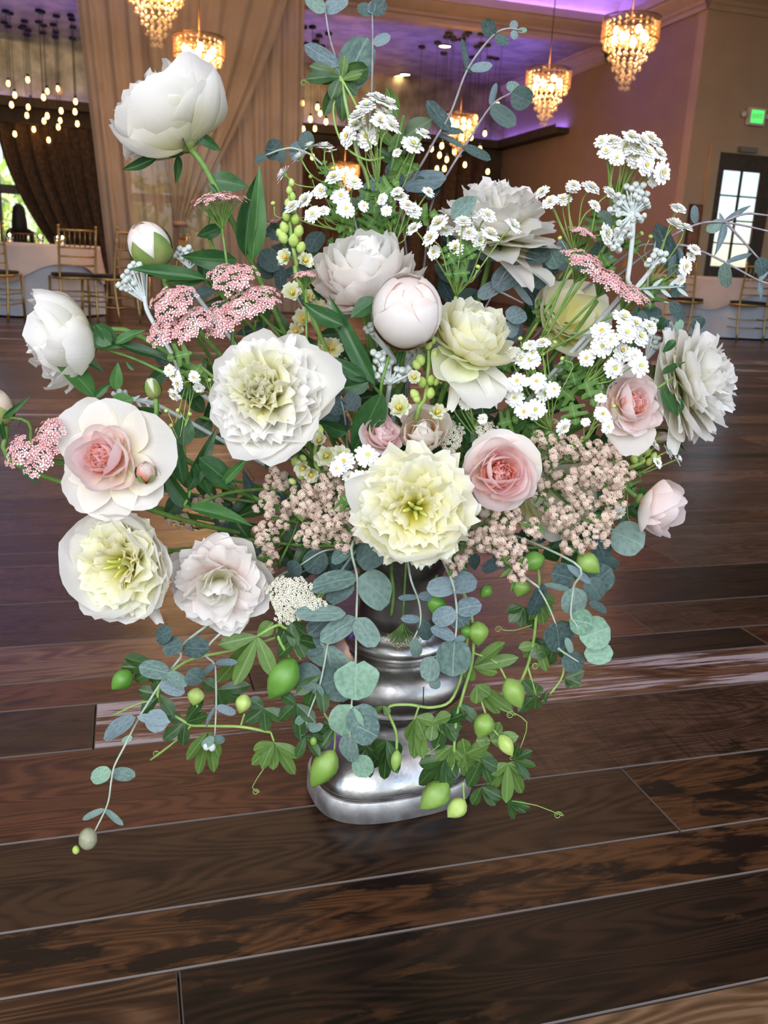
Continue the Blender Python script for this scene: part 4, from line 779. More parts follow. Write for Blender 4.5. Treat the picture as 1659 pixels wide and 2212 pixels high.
def yarrow(label, heads, mats, Y, d, fs=6.6, stem=None, dome=.35, cat='yarrow', sm=STG, name='yarrow', fern=True, stalk=True):
    """heads: list of (x, y, a, b) ellipses in pixels"""
    C0 = at(heads[0][0], heads[0][1], Y); d = Vector(d).normalized(); t = thing(name, C0-d*.05, label, cat); r = random.Random(hash_(label)); node = C0-d*.055
    for hi, h in enumerate(heads):
        x, y, a, b_ = h[:4]; dd = Vector(h[4]).normalized() if len(h) > 4 else d; C = at(x, y, Y+(h[5] if len(h) > 5 else 0)); k = px(C); A = frame(dd); g = G(); sg = G(); s = fs*k
        # footprint in the plane of the head: undo foreshortening
        fv = max(.25, abs(dd.dot(FW))); n = int(a*b_/fv/(fs*fs*.62)); n = min(n, 420)
        for i in range(n):
            rr = math.sqrt((i+.5)/n); th = i*GA; lx, ly = rr*math.cos(th), rr*math.sin(th); edge = 1+.12*math.sin(3*th+hi)+.07*math.sin(7*th); lx *= edge; ly *= edge
            hz = dome*a*k*(1-rr*rr)+.12*a*k*math.sin(5*lx+hi)*math.cos(6*ly)
            p = C+A @ Vector((lx*a*k, ly*b_*k/fv, hz))+Vector((r.gauss(0, 1), r.gauss(0, 1), r.gauss(0, 1)))*s*.15
            nn = (dd+A @ Vector((lx*.7, ly*.7, 0))+Vector((r.gauss(0, .14), r.gauss(0, .14), r.gauss(0, .14)))).normalized(); B = frame(nn, Vector((r.gauss(0, 1), r.gauss(0, 1), r.gauss(0, 1))))
            V, F, MI = floret_geo(s*r.uniform(.85, 1.1)); o = len(g.v); g.v += [p+B @ v for v in V]; g.f += [[q+o for q in f] for f in F]; g.mi += MI; g.t += [(0, 0, 0, 1)]*len(V)
            if stalk and i % 3 == 0: q = C-dd*a*k*.5+(p-C)*.35; sg.tube([p-nn*s*.2, q], .0004, 3, smooth=0, cap=False); sg.tube([q, C-dd*a*k*.95], .0006, 3, smooth=0, cap=False)
        o = g.link('florets', list(mats), t, smooth=False); o['kind'] = 'stuff'
        sg.tube([C-dd*a*k*.9, node-d*.03-(C-C0)*-.3, node-d*.06], .0014, 6, smooth=3)
        o = sg.link('flower_stalks', STG if sm is STG else sm, t)
    g = G(); g.tube(stem or stem_to_mouth(node-d*.06, d), .0022, 6, 0, 4); g.link('stem', sm, t); return t
YP = (YP1, YP2)
yarrow('small flat pink yarrow head at upper left beside the tall peony leaves', [(472, 438, 60, 13)], YP, .98, face(-.1, .22, .95), 6, dome=.25)
yarrow('large pink yarrow with joined heads, left above the largest peony', [(500, 600, 52, 38), (545, 650, 55, 45), (480, 690, 42, 42, face(-.2, .8, .3))],YP, .95, face(-.05, .75, .6), 7.2)
yarrow('pink yarrow left of the largest pink one, under the peony bud', [(372, 655, 50, 42), (410, 700, 45, 42), (355, 715, 38, 34)],YP, .93, face(-.25, .82, .45), 7.2)
yarrow('pink yarrow at the left edge beside the open pink rose', [(110, 935, 34, 32), (85, 985, 44, 42), (40, 975, 30, 34)],YP, .90, face(-.3, .85, .25), 7.2)
yarrow('long slanting pink yarrow at right over the pale cream peony', [(1262, 570, 50, 32), (1310, 605, 44, 36), (1362, 638, 42, 28)],YP, .96, face(.35, .5, .75), 7.2, stem=[at(1290, 650, 1.0), at(1240, 720, 1.02), at(1180, 790, 1.05), MOUTH])
yarrow('tiny pink yarrow head above the long slanting one at right', [(1256, 506, 33, 17)], YP, 1.0, face(.3, .3, .85), 4.8)
yarrow('tiny pink yarrow head touching the left side of the dense blush peony', [(660, 598, 28, 12)], YP, .93, face(0, .2, .95), 4.4)
yarrow('dusky pink yarrow seen edge-on behind the green snapdragon spike', [(590, 492, 30, 13)], (noisy('yarrow_petal_dusky', (.35, .16, .17), (.5, .28, .28), .8, 60), YP2), 1.08, face(-.5, .15, .8), 4.4)
yarrow('dusky pink yarrow seen edge-on between the right rose and the right peony', [(1420, 795, 30, 8)], YP, 1.04, face(.35, .1, .9), 4.2)
YC = (YC1, YC2)
yarrow('cream yarrow at lower left of centre above the eucalyptus', [(625, 1285, 48, 42), (668, 1310, 34, 28), (622, 1322, 32, 24)], YC, .90, face(-.05, .85, .1), 5.2)
yarrow('small cream yarrow between the peach rose and the round pink rose', [(973, 940, 28, 38)], YC, .95, face(0, .9, .2), 4.6)
yarrow('smallest cream yarrow above the round pink rose', [(1050, 932, 22, 26)], YC, .95, face(0, .9, .3), 4.6)
yarrow('cream yarrow head hanging upside down in front of the urn collar', [(868, 1380, 38, 9)], (YT1, YC2), .96, -face(0, .15, -.0)*.1+Vector((0, -.2, -.95)), 3.6, stem=[at(845, 1330, .99), at(850, 1280, 1.0), at(846, 1220, 1.02), MOUTH])
# tan yarrow: each little clump is a part
CL = []
for vv in range(3):
    g = G(); r = random.Random(vv)
    for i in range(26):
        a, c = r.uniform(0, 6.28), r.uniform(-.1, 1); q = math.sqrt(1-c*c); p = Vector((q*math.cos(a)*1.15, q*math.sin(a)*1.15, c*.8))*r.uniform(.45, 1.0); V, F, MI = floret_geo(.40); B = frame(p); g.add([p+B @ v for v in V], F); g.mi[-len(F):] = MI
    g.tube([(0, 0, -1.6), (0, 0, 0)], .10, 4, 2, smooth=0); CL.append(mesh('floret_clump', g.v, g.f, [YT1, noisy('yarrow_eye_tan', (.58, .40, .28), (.70, .53, .38), .9, 90), STG], False, mi=g.mi))
def tan(label, blobs, Y, d, cs=9.2):
    C0 = at(blobs[0][0], blobs[0][1], Y); d = Vector(d).normalized(); t = thing('tan_yarrow', C0-d*.05, label, 'yarrow'); r = random.Random(hash_(label)); sg = G(); node = C0-d*.07
    for (x, y, a, b_) in blobs:
        n = max(3, int(a*b_/(cs*cs)*1.25)); Cb = at(x, y, Y+.02)-d*.03
        for i in range(n):
            rr = math.sqrt((i+.5)/n); th = i*GA; p = at(x+rr*a*math.cos(th)+r.gauss(0, 2.5), y+rr*b_*math.sin(th)+r.gauss(0, 2.5), Y+.03*rr*rr+r.uniform(-.012, .012)); k = px(p)
            nn = (d+RT*math.cos(th)*rr*.7-UP*math.sin(th)*rr*.7+Vector((r.gauss(0, .15), 0, r.gauss(0, .15)))).normalized(); m = frame(nn).to_4x4() @ Matrix.Scale(cs*1.18*k*r.uniform(.75, 1.1), 4); m.translation = p-t.location
            link('floret_clump', CL[r.randrange(3)], t, m); sg.tube([p-nn*cs*k*1.2, (p+Cb)/2-d*.012, Cb], .0006, 4, smooth=3, cap=False)
        sg.tube([Cb, (Cb+node)/2-d*.01, node], .0015, 5, smooth=3)
        for i in range(3):
            A_ = at(x+r.uniform(-a, a)*.6, y+r.uniform(-b_, b_)*.6, Y+.02); put_leaf(t, A_, A_+Vector((r.gauss(0, 1), -.4, r.gauss(0, 1))).normalized()*.016, .005, 'lance', 'fev')
    sg.link('flower_stalks', STG, t); g = G(); g.tube(stem_to_mouth(node, d), .0022, 6, 0, 4); g.link('stem', STG, t)
tan('tan yarrow spray left of the bottom-centre peony', [(660, 1085, 42, 34), (705, 1050, 50, 38), (720, 1120, 55, 42), (670, 1155, 32, 26), (740, 1160, 42, 24), (735, 1010, 40, 14)], .88, face(-.1, .85, .2))
tan('narrow tan yarrow strand hanging left of the main tan spray', [(598, 1040, 26, 28), (580, 1090, 26, 30), (575, 1160, 26, 34), (578, 1212, 18, 24), (610, 1120, 18, 24)], .93, face(-.3, .8, .1))
tan('tan yarrow spray at lower right, just below the round pink rose', [(1095, 1118, 36, 26), (1060, 1160, 34, 34), (1100, 1190, 38, 34), (1025, 1165, 20, 26), (1118, 1238, 22, 20), (985, 1215, 26, 20), (1150, 1140, 18, 22)], .88, face(.05, .9, -.05))
tan('big tan yarrow spray at right over the pale half-hidden peony', [(1185, 950, 40, 14), (1190, 990, 22, 22), (1250, 970, 46, 24), (1305, 975, 34, 22), (1290, 1025, 52, 34), (1225, 1045, 32, 30), (1335, 1030, 32, 34), (1165, 1055, 16, 26), (1260, 1085, 34, 26), (1320, 1080, 30, 26)], .92, face(.1, .9, .25))
tan('tan yarrow spray at lower right hanging beneath the big one', [(1215, 1120, 36, 34), (1275, 1150, 42, 30), (1240, 1180, 38, 16), (1190, 1100, 16, 22), (1300, 1120, 26, 20)], .91, face(.1, .85, -.15))
tan('dim tan yarrow in shade above the lower-left blush peony', [(448, 1085, 36, 20), (465, 1105, 20, 14), (395, 1130, 28, 14)], 1.0, face(-.3, .8, .2))
# ---------------------------------------------------------------- feverfew: white daisies
def daisy_me(var, disc):
    r = random.Random(var+40); g = G()
    for ring, (n, L, z, tl) in enumerate([(14, 1.0, 0, .05), (12, .84, .09, .2), (10, .60, .18, .42), (7, .40, .26, .7)]):
        if disc == 2 and ring == 1: continue
        for i in range(n):
            a = 2*math.pi*(i+ring*.5)/n+r.gauss(0, .07); l = L*r.uniform(.9, 1.08); c, nn = Vector((math.cos(a), math.sin(a), 0)), Vector((-math.sin(a), math.cos(a), 0)); w = .20*(1-ring*.08); up = Vector((0, 0, 1)); q = r.uniform(-.08, .1)
            g.add([c*.15+up*z, c*l*.6+nn*w+up*(z+l*.6*tl), c*l+nn*w*.7+up*(z+l*(tl-.08+q)), c*l*1.03+up*(z+l*(tl-.04+q)), c*l-nn*w*.7+up*(z+l*(tl-.08+q)), c*l*.6-nn*w+up*(z+l*.6*tl), c*l*.6+up*(z+l*.6*tl-.05)], [[0, 6, 1][::-1], [1, 6, 3, 2][::-1], [6, 5, 4, 3][::-1], [0, 5, 6][::-1]])
    g.lathe([(.05, -.45), (.22, -.25), (.30, -.05), (.2, .0)], 8, 1); return mesh('daisy', g.v, g.f, [DPET, STY], True, mi=g.mi)
DA = [daisy_me(i, i % 3) for i in range(6)]
g = G(); g.lathe([(.05, .2), (.15, .24), (.18, .32), (.14, .40), (.06, .42), (.01, .40)], 10); DI = g.me('daisy_disc', DISC); DI2 = g.me('daisy_disc', DISC2)
g = G(); g.lathe([(.05, -.4), (.5, -.15), (.62, .2), (.4, .5), (.02, .6)], 8); BUDM = g.me('daisy_bud', BUDY)
FEVL = []
for vv in range(3): # lobed leaf
    r = random.Random(vv+5); V = [(0, 0, 0)]; F = []; T = [(0, 0, 0, 1)]; outl = [(.0, .0)]
    for i, (u, w) in enumerate([(.0, .04), (.15, .10), (.22, .42), (.34, .50), (.36, .16), (.48, .16), (.55, .46), (.70, .46), (.68, .14), (.80, .12), (.90, .2), (1.0, .06)]): outl.append((w*r.uniform(.85, 1.15), u))
    k = len(outl); V = [(0, u, -.15*u*u) for w, u in outl]+[(w, u, .25*w-.1*u*u) for w, u in outl]+[(-w, u, .25*w-.1*u*u) for w, u in outl]; T = [(0, .0, 0, 1)]*k+[(.3, .8, 0, 1)]*(2*k)
    F = [[i, i+1, k+i+1, k+i][::-1] for i in range(k-1)]+[[i, i+1, 2*k+i+1, 2*k+i] for i in range(k-1)]; FEVL.append(mesh('leaf', V, F, LM['fev'], True, T))
def put_me(me, parent, A, B, w, name='leaf'):
    Yd = B-A; L = Yd.length; Yd = Yd/L; nrm = (CAM+Vector((0, 0, .3))-A).normalized(); Zd = (nrm-Yd*nrm.dot(Yd)).normalized(); Xd = Yd.cross(Zd)
    R = Matrix((Xd*w, Yd*L, Zd*L)).transposed().to_4x4(); R.translation = A-Vector(parent.location); return link(name, me, parent, R)
def sprig(label, fl, Y, node, size=20, buds=(), leaves=6, d=(0, .75, .45), path=None, dirs=None, grp=None):
    """fl: flower centres in px (optionally with size); node: px where the stalks join"""
    Nn = at(node[0], node[1], Y+.035); t = thing('feverfew', Nn, label, 'daisy spray'); r = random.Random(hash_(label)); sg = G(); cx = sum(f[0] for f in fl)/len(fl); cy = sum(f[1] for f in fl)/len(fl)
    for i, f in enumerate(fl):
        C = at(f[0], f[1], Y+r.uniform(-.015, .015)); k = px(C); s = (f[2] if len(f) > 2 else size)*k*r.uniform(.95, 1.05)
        dd = face(d[0]+(f[0]-cx)/130+r.gauss(0, .16), d[1], d[2]-(f[1]-cy)/130+r.gauss(0, .16)); m = frame(dd, Vector((r.gauss(0, 1), 0, r.gauss(0, 1)))).to_4x4() @ Matrix.Scale(s, 4); m.translation = C-Nn
        h = link('daisy', DA[r.randrange(6)], t, m); link('daisy_disc', DI if r.random() < .62 else DI2, h, Matrix.Identity(4))
        J = Nn.lerp(C-dd*.02, .45)+Vector((r.gauss(0, .003), 0, -.004)); sg.tube([C-dd*s*.3, C-dd*.018, J, Nn], .0008, 5, smooth=3)
    for (x, y) in buds:
        C = at(x, y, Y+.01); dd = face(r.gauss(0, .5), .4, .7); m = frame(dd).to_4x4() @ Matrix.Scale(9*px(C), 4); m.translation = C-Nn; link('daisy_bud', BUDM, t, m); sg.tube([C-dd*.003, C-dd*.015, Nn.lerp(C, .4), Nn], .0006, 4, smooth=3)
    P = [Nn]+([at(*q) for q in path] if path else []); P += [P[-1].lerp(MOUTH, .5)+Vector((0, .02, 0)), MOUTH]; sg.tube(P, .0019, 6, smooth=4); sg.link('stem', STY, t)
    for i in range(leaves):
        q = Nn.lerp(P[1], r.uniform(-.3, .9))+Vector((r.gauss(0, .008), -.004, r.gauss(0, .008))); a = r.uniform(0, 6.28); put_me(FEVL[r.randrange(3)], t, q, q+(RT*math.cos(a)+UP*math.sin(a)-FW*.3)*r.uniform(.016, .032), r.uniform(.02, .032))
sprig('white daisy spray at the very top of the bouquet', [(817, 215), (832, 245), (845, 272, 25), (792, 230), (769, 270), (794, 297, 27), (752, 295), (805, 214), (838, 225), (822, 262), (775, 250)], .98, (815, 400), 24, d=(0, .6, .55), path=[(815, 480, 1.02)])
sprig('two white daisies on one stalk just right of the topmost spray', [(891, 313, 25), (914, 290, 20), (858, 330, 12)], .98, (850, 430), 22, d=(.3, .6, .5))
sprig('white daisies at upper left of centre, topmost of the left group', [(670, 318), (648, 340), (701, 318), (613, 377, 22), (715, 325, 15)], .99, (730, 390), 20, buds=[(672, 382)], d=(-.4, .3, .7))
sprig('white daisies in a loose group left of the topmost spray, above the blush peony', [(722, 384, 21), (764, 396, 21), (735, 425, 22), (746, 452, 22), (694, 413, 20), (660, 432, 22), (676, 463, 20), (632, 447, 20), (785, 445, 13), (700, 455, 14)], .96, (755, 490), 20, buds=[(590, 440)], d=(-.1, .75, .4))
sprig('white daisies between the topmost spray and the shaggy peony', [(866, 425, 18), (880, 445, 20), (893, 455, 20), (858, 415, 15), (835, 455, 13), (925, 415, 15), (826, 430, 14)], .98, (850, 530), 18, d=(.1, .7, .45))
sprig('white daisies in a wide group over the left side of the shaggy peony', [(895, 494, 20), (948, 482, 24), (930, 514, 21), (984, 536, 23), (1004, 492, 22), (1058, 506, 24), (1035, 520, 20), (1053, 466, 20), (1108, 488, 22), (1000, 480, 20), (965, 500, 16), (1020, 465, 18), (1012, 505, 20), (938, 545, 17)], .94, (985, 640), 21, buds=[(1032, 577), (968, 555)], leaves=12, d=(0, .7, .5))
sprig('dense white daisy head at upper right above the silver buds', [(1387, 306), (1398, 331, 24), (1425, 334, 20), (1394, 358, 24), (1430, 373, 24), (1369, 341), (1352, 318), (1332, 342, 20), (1310, 328, 19), (1322, 306), (1363, 296), (1404, 300), (1300, 305, 18), (1418, 312, 20), (1412, 385, 20), (1375, 322, 20)], .98, (1330, 470), 22, d=(.15, .8, .3), path=[(1290, 560, 1.02)])
sprig('white daisies right of the shaggy peony, left of the silver buds', [(1276, 407, 23), (1284, 445, 17), (1239, 402, 19), (1189, 437, 20), (1216, 432, 18), (1316, 418, 18), (1172, 416, 18), (1309, 505, 22), (1235, 410, 15)], .98, (1250, 560), 20, buds=[(1210, 515)], d=(.05, .75, .4))
sprig('white daisies near the right edge, beside the dark pointed eucalyptus leaf', [(1465, 452, 20), (1457, 485, 22), (1480, 492, 18), (1500, 540, 17), (1480, 575, 20), (1492, 555, 14), (1470, 605, 14)], 1.0, (1400, 610), 20, buds=[(1385, 505), (1405, 512)], d=(.3, .6, .4))
sprig('rounded white daisy head at right, above the pale pink rose', [(1347, 688, 25), (1352, 719, 25), (1381, 728, 24), (1300, 717, 24), (1300, 751, 25), (1342, 759, 25), (1327, 794, 25), (1369, 771, 24), (1382, 790, 24), (1403, 706, 19), (1268, 774, 19), (1320, 735, 20), (1372, 700, 22)], .92, (1260, 830), 24, d=(.1, .9, .25), path=[(1200, 880, .98)], leaves=10)
sprig('tall column of white daisies at right of centre', [(1145, 781, 23), (1118, 825, 23), (1160, 825, 21), (1112, 860, 21), (1158, 884, 23), (1131, 888, 20), (1175, 848, 20), (1146, 747, 18), (1109, 762, 20), (1172, 742, 18), (1195, 841, 18), (1126, 775, 20), (1217, 922, 20), (1150, 765, 14)], .92, (1190, 930), 21, buds=[(1124, 732), (1172, 766), (1198, 740), (1215, 775)], d=(-.15, .85, .3), leaves=12)
sprig('three white daisies left of the pale pink rose at right', [(1298, 860, 14), (1301, 896, 21), (1313, 922, 16), (1265, 912, 11)], .90, (1260, 950), 18, buds=[(1326, 878)], d=(.1, .9, .2))
sprig('white daisies at centre between the peonies, over the tan yarrow', [(793, 986, 28), (774, 1036, 22), (744, 998, 24), (728, 1012, 18), (806, 1016, 10), (752, 1030, 14)], .87, (760, 1080), 22, d=(0, .9, .2), leaves=3)
sprig('nodding white daisies left of the largest peony', [(366, 800, 14), (378, 812, 20), (385, 828, 17), (377, 852, 18), (420, 815, 15), (430, 838, 14)], .90, (430, 790), 16, buds=[(360, 888), (410, 895), (370, 920), (453, 822), (385, 887)], d=(-.3, .5, -.2), leaves=8)
sprig('white daisies behind the pale rose at lower right', [(1443, 975, 18), (1463, 992, 16), (1420, 1000, 14), (1405, 955, 18), (1336, 1108, 18), (1342, 1150, 20), (1368, 1140, 12), (1415, 965, 14)], .98, (1350, 1020), 18, d=(.5, .5, .1))
sprig('white daisies low between the cream peony and the daisy column', [(1005, 872, 16), (1018, 860, 13), (1043, 905, 12), (980, 865, 10)], .93, (1040, 950), 14, buds=[(1050, 810), (996, 832), (1032, 868)], d=(0, .8, .2), leaves=9)
# ---------------------------------------------------------------- branches (eucalyptus and others)
def branch(label, cat, name, paths, Y, leaves, mat='euc', kind='round', sm=STE, r=.0014, buds=(), mouth=None, lay=0, lname='leaf'):
    """paths: px polylines ((x,y) or (x,y,Y)); leaves: (bx,by,tx,ty,w[,mat[,kind]]) px"""
    f = lambda q: at(q[0], q[1], q[2] if len(q) > 2 else Y)
    P0 = f(paths[0][0]); t = thing(name, P0, label, cat); rr = random.Random(hash_(label)); g = G()
    for i, p in enumerate(paths):
        pts = [f(q) for q in p]
        if i == 0 and mouth is not False: pts = [MOUTH+Vector((rr.uniform(-.04, .04), rr.uniform(-.03, .03), 0)), pts[0].lerp(MOUTH, .5)+Vector((0, 0, .03 if mouth is None else mouth))]+pts
        g.tube(pts, r*1.15, 6, 0, 5, r2=r*.7)
    g.link('stem', sm, t)
    for L in leaves:
        A_ = at(L[0], L[1], Y+rr.uniform(-.004, .004)+(L[7] if len(L) > 7 else 0)); dy = rr.uniform(-.4, .4)*((L[2]-L[0])**2+(L[3]-L[1])**2)**.5*px(A_)*.6; B_ = at(L[2], L[3], A_.y+dy); w = L[4]*px(A_)
        put_leaf(t, A_, B_, w, L[6] if len(L) > 6 and L[6] else kind, L[5] if len(L) > 5 and L[5] else mat, rr.uniform(-.55, .55), name=lname)
    for (x, y, s, m_) in buds:
        C = at(x, y, Y); g = G(); s *= px(C); g.ball(C, s, 10, 7, sz=1.25); g.link('bud', m_, t)
    return t
eu = 'eucalyptus_branch'; ec = 'eucalyptus'
branch('silver-dollar eucalyptus hanging down the middle in front of the urn', ec, eu, [[(762, 1170), (772, 1250), (770, 1330), (768, 1435), (760, 1515), (757, 1590), (776, 1636)]], .90,
 [(772, 1248, 668, 1264, 56), (775, 1248, 850, 1302, 82), (765, 1255, 700, 1292, 52, 'eucd'), (772, 1215, 822, 1178, 76, 'eucd'), (765, 1178, 712, 1214, 32), (747, 1325, 636, 1326, 40), (770, 1335, 692, 1385, 46), (772, 1335, 812, 1396, 52), (772, 1434, 770, 1515, 88, 'eucg', 'heart'), (758, 1522, 732, 1596, 78, 'eucg'), (760, 1530, 800, 1578, 72), (765, 1566, 815, 1594, 66), (760, 1588, 742, 1646, 56, 'euc'), (776, 1631, 792, 1678, 47, 'eucg')])
branch('shorter silver-dollar eucalyptus hanging left of the middle one', ec, eu, [[(728, 1250), (720, 1320), (707, 1398), (692, 1475), (668, 1540), (662, 1565)]], .915,
 [(707, 1396, 700, 1454, 106, 'euc', 'heart'), (692, 1478, 640, 1440, 55, 'eucd'), (692, 1480, 740, 1462, 62, 'eucd'), (690, 1482, 755, 1512, 36), (692, 1480, 672, 1500, 40), (667, 1543, 652, 1578, 46, 'eucg'), (665, 1578, 638, 1588, 20), (668, 1578, 696, 1566, 18), (700, 1400, 640, 1385, 45, 'eucd'), (722, 1320, 668, 1370, 48, 'eucd'), (715, 1330, 760, 1372, 50, 'eucd')], buds=[(677, 1601, 8, POD)])
branch('thin eucalyptus sprig hanging in front of the urn neck', ec, eu, [[(885, 1240), (905, 1300), (908, 1345), (893, 1382)]], .92,
 [(903, 1290, 860, 1292, 15, 'eucb'), (903, 1290, 944, 1284, 26, 'eucb'), (908, 1338, 866, 1336, 19, 'eucb'), (908, 1340, 930, 1386, 34, 'eucd'), (892, 1380, 906, 1424, 29, 'euc')])
branch('blue-green eucalyptus hanging right of the urn neck', ec, eu, [[(970, 1240), (985, 1300), (986, 1350), (983, 1385)]], .90,
 [(988, 1262, 922, 1272, 44, 'eucb'), (975, 1268, 1022, 1245, 64, 'eucb'), (985, 1318, 1038, 1306, 42, 'eucb'), (986, 1322, 932, 1340, 44, 'eucb'), (982, 1325, 1006, 1358, 46, 'eucb'), (983, 1380, 935, 1352, 34, 'eucb'), (983, 1382, 1004, 1376, 18, 'eucb'), (983, 1380, 978, 1460, 78, 'euc'), (932, 1418, 928, 1470, 48, 'euc'), (935, 1460, 941, 1492, 26, 'euc')])
branch('dark spotted eucalyptus sprig at lower right with one heart-shaped leaf', ec, eu, [[(1145, 1255), (1165, 1275), (1185, 1310), (1202, 1352)], [(1205, 1400), (1222, 1412), (1250, 1430)]], .91,
 [(1175, 1262, 1143, 1336, 32, 'eucd'), (1175, 1262, 1232, 1274, 15), (1202, 1348, 1206, 1404, 62, 'eucd', 'heart'), (1222, 1410, 1252, 1452, 48, 'eucd')])
branch('pale round-leaved eucalyptus cluster at lower right', ec, eu, [[(1240, 1215), (1238, 1270), (1233, 1328), (1245, 1350), (1255, 1380)]], .90,
 [(1240, 1268, 1238, 1332, 57, 'euc'), (1230, 1338, 1280, 1348, 58, 'eucg'), (1252, 1378, 1324, 1356, 72, 'eucg'), (1262, 1412, 1324, 1410, 48, 'eucg'), (1225, 1220, 1282, 1264, 17, 'eucb'), (1240, 1252, 1190, 1238, 58, 'eucd', 'round', .03), (1265, 1272, 1322, 1226, 62, 'eucd', 'round', .04), (1268, 1250, 1302, 1296, 48, 'eucd', 'round', .03), (1272, 1302, 1314, 1318, 25, 'eucd'), (1235, 1410, 1225, 1380, 16)])
branch('two big round blue-green leaves under the side-facing rose', ec, eu, [[(1270, 1130), (1325, 1145)]], .97, [(1322, 1148, 1390, 1178, 76, 'euc'), (1280, 1145, 1312, 1215, 60, 'eucd'), (1300, 1205, 1325, 1240, 50, 'eucd')])
branch('long eucalyptus trailing to the floor at lower left', ec, eu, [[(415, 1375, .90), (390, 1420, .89), (358, 1460, .885), (325, 1510, .88), (295, 1560, .875), (270, 1610, .87), (247, 1655, .865), (240, 1690, .86), (232, 1738, .855), (205, 1795, .85)]], .87,
 [(366, 1455, 300, 1440, 42), (360, 1455, 404, 1478, 32), (345, 1478, 400, 1496, 32, 'eucb'), (293, 1550, 216, 1594, 40, 'eucb'), (296, 1548, 368, 1560, 22, 'eucb'), (325, 1535, 352, 1578, 48, 'eucb'), (240, 1666, 192, 1682, 36, 'eucg'), (240, 1668, 293, 1680, 33), (226, 1748, 172, 1770, 15), (226, 1748, 266, 1783, 15), (395, 1392, 352, 1402, 44, 'eucd'), (395, 1398, 452, 1406, 54, 'eucd'), (372, 1362, 332, 1382, 42, 'eucd'), (405, 1450, 435, 1475, 46, 'eucd'), (285, 1590, 262, 1605, 15, 'eucg')], buds=[(190, 1812, 20, noisy('euc_bud', (.22, .28, .14), (.42, .34, .28), .6, 80)), (164, 1836, 8, BUDY)])
branch('thin eucalyptus sprig hanging below the lower-left blush peony', ec, eu, [[(458, 1385), (465, 1440), (467, 1520), (464, 1590)]], .90,
 [(465, 1432, 510, 1428, 17, 'eucb'), (465, 1436, 428, 1460, 17, 'eucb'), (467, 1525, 510, 1544, 20, 'eucb'), (467, 1525, 440, 1572, 11, 'eucb'), (462, 1592, 438, 1612, 20), (464, 1592, 486, 1604, 18)], buds=[(446, 1612, 8, SILV), (458, 1614, 8, SILV)])
branch('eucalyptus tip with large round leaves standing at the very top', ec, eu, [[(775, 330, 1.06), (745, 200), (731, 146), (712, 80), (702, 22)]], 1.04,
 [(731, 143, 654, 92, 34, 'eucb'), (742, 192, 790, 84, 80, 'euc'), (731, 145, 742, 120, 20, 'euc'), (702, 26, 748, -8, 42, 'eucb'), (702, 26, 660, -14, 32, 'euc'), (738, 165, 795, 150, 45, 'passd')], sm=STM, mouth=.1)
branch('upright eucalyptus stem at top centre, second from the left', ec, eu, [[(800, 330, 1.07), (803, 200), (805, 90), (804, 28)]], 1.05, [(806, 95, 843, 76, 23, 'eucb'), (804, 32, 776, 6, 34, 'eucd'), (804, 32, 832, 2, 36, 'eucd'), (804, 30, 802, 0, 22, 'eucb')], sm=STM, mouth=.1)
branch('tall slanting eucalyptus twig reaching to the cove light', ec, eu, [[(870, 450, 1.08), (930, 320), (973, 245), (1010, 150), (1062, 80), (1095, 62), (1128, 66)]], 1.05,
 [(1010, 152, 996, 84, 14, 'eucd'), (1015, 148, 1064, 142, 25, 'eucb'), (973, 282, 921, 220, 34, 'eucd'), (1065, 80, 1048, 40, 32, 'eucd'), (1068, 82, 1100, 88, 26, 'eucd'), (1107, 66, 1112, 44, 18, 'eucb'), (1107, 66, 1114, 84, 16, 'eucb'), (1118, 66, 1138, 65, 11, 'eucg'), (950, 280, 1000, 285, 18, 'eucd'), (1010, 148, 1008, 160, 22, 'eucd')], sm=STM, mouth=.12)
branch('slanting eucalyptus twig below the tallest one, ending near the chandelier', ec, eu, [[(930, 450, 1.08), (970, 370), (1005, 315), (1060, 230), (1105, 200)]], 1.05,
 [(1060, 228, 1070, 178, 15, 'eucb'), (1060, 229, 1114, 270, 37, 'eucd'), (1105, 200, 1112, 172, 28, 'euc'), (1105, 200, 1148, 222, 50, 'eucd'), (1000, 316, 1063, 343, 22, 'eucd'), (1003, 320, 945, 285, 14, 'eucd')], sm=STM, mouth=.12)
branch('broad blue eucalyptus leaves behind the topmost daisies', ec, eu, [[(840, 560, 1.08), (862, 405), (890, 370)], [(862, 405), (820, 395)]], 1.06, [(860, 402, 775, 425, 66, 'eucb'), (870, 400, 965, 392, 62, 'eucb'), (862, 404, 845, 350, 40, 'eucd'), (975, 472, 1030, 425, 44, 'euc', 'oval', -.12), (922, 430, 950, 400, 36, 'eucd'), (915, 425, 905, 380, 30, 'eucd')], sm=STM)
branch('small round eucalyptus tip at upper left before the sheer curtain', ec, eu, [[(760, 450, 1.07), (690, 350), (640, 322), (609, 323), (575, 335)]], 1.05, [(609, 324, 572, 318, 46, 'eucd'), (611, 324, 606, 352, 20, 'eucd'), (660, 330, 624, 322, 40, 'eucb'), (575, 335, 550, 350, 18, 'eucd'), (670, 320, 655, 285, 34, 'eucd')])
branch('thin eucalyptus twig with star-shaped tip crossing the glass door', ec, eu, [[(1340, 560, 1.05), (1420, 525), (1490, 490), (1540, 479), (1600, 486), (1670, 502)], [(1572, 485), (1600, 515), (1640, 560)], [(1560, 480), (1610, 462), (1665, 466)]], 1.03,
 [(1560, 484, 1628, 438, 14, 'eucb', 'lance'), (1565, 475, 1545, 553, 18, 'eucb', 'lance'), (1563, 482, 1554, 458, 9, 'eucb', 'lance'), (1560, 478, 1528, 498, 26, 'euc'), (1500, 443, 1502, 484, 17, 'eucb'), (1640, 556, 1652, 594, 34, 'eucd')], sm=STM, mouth=.05)
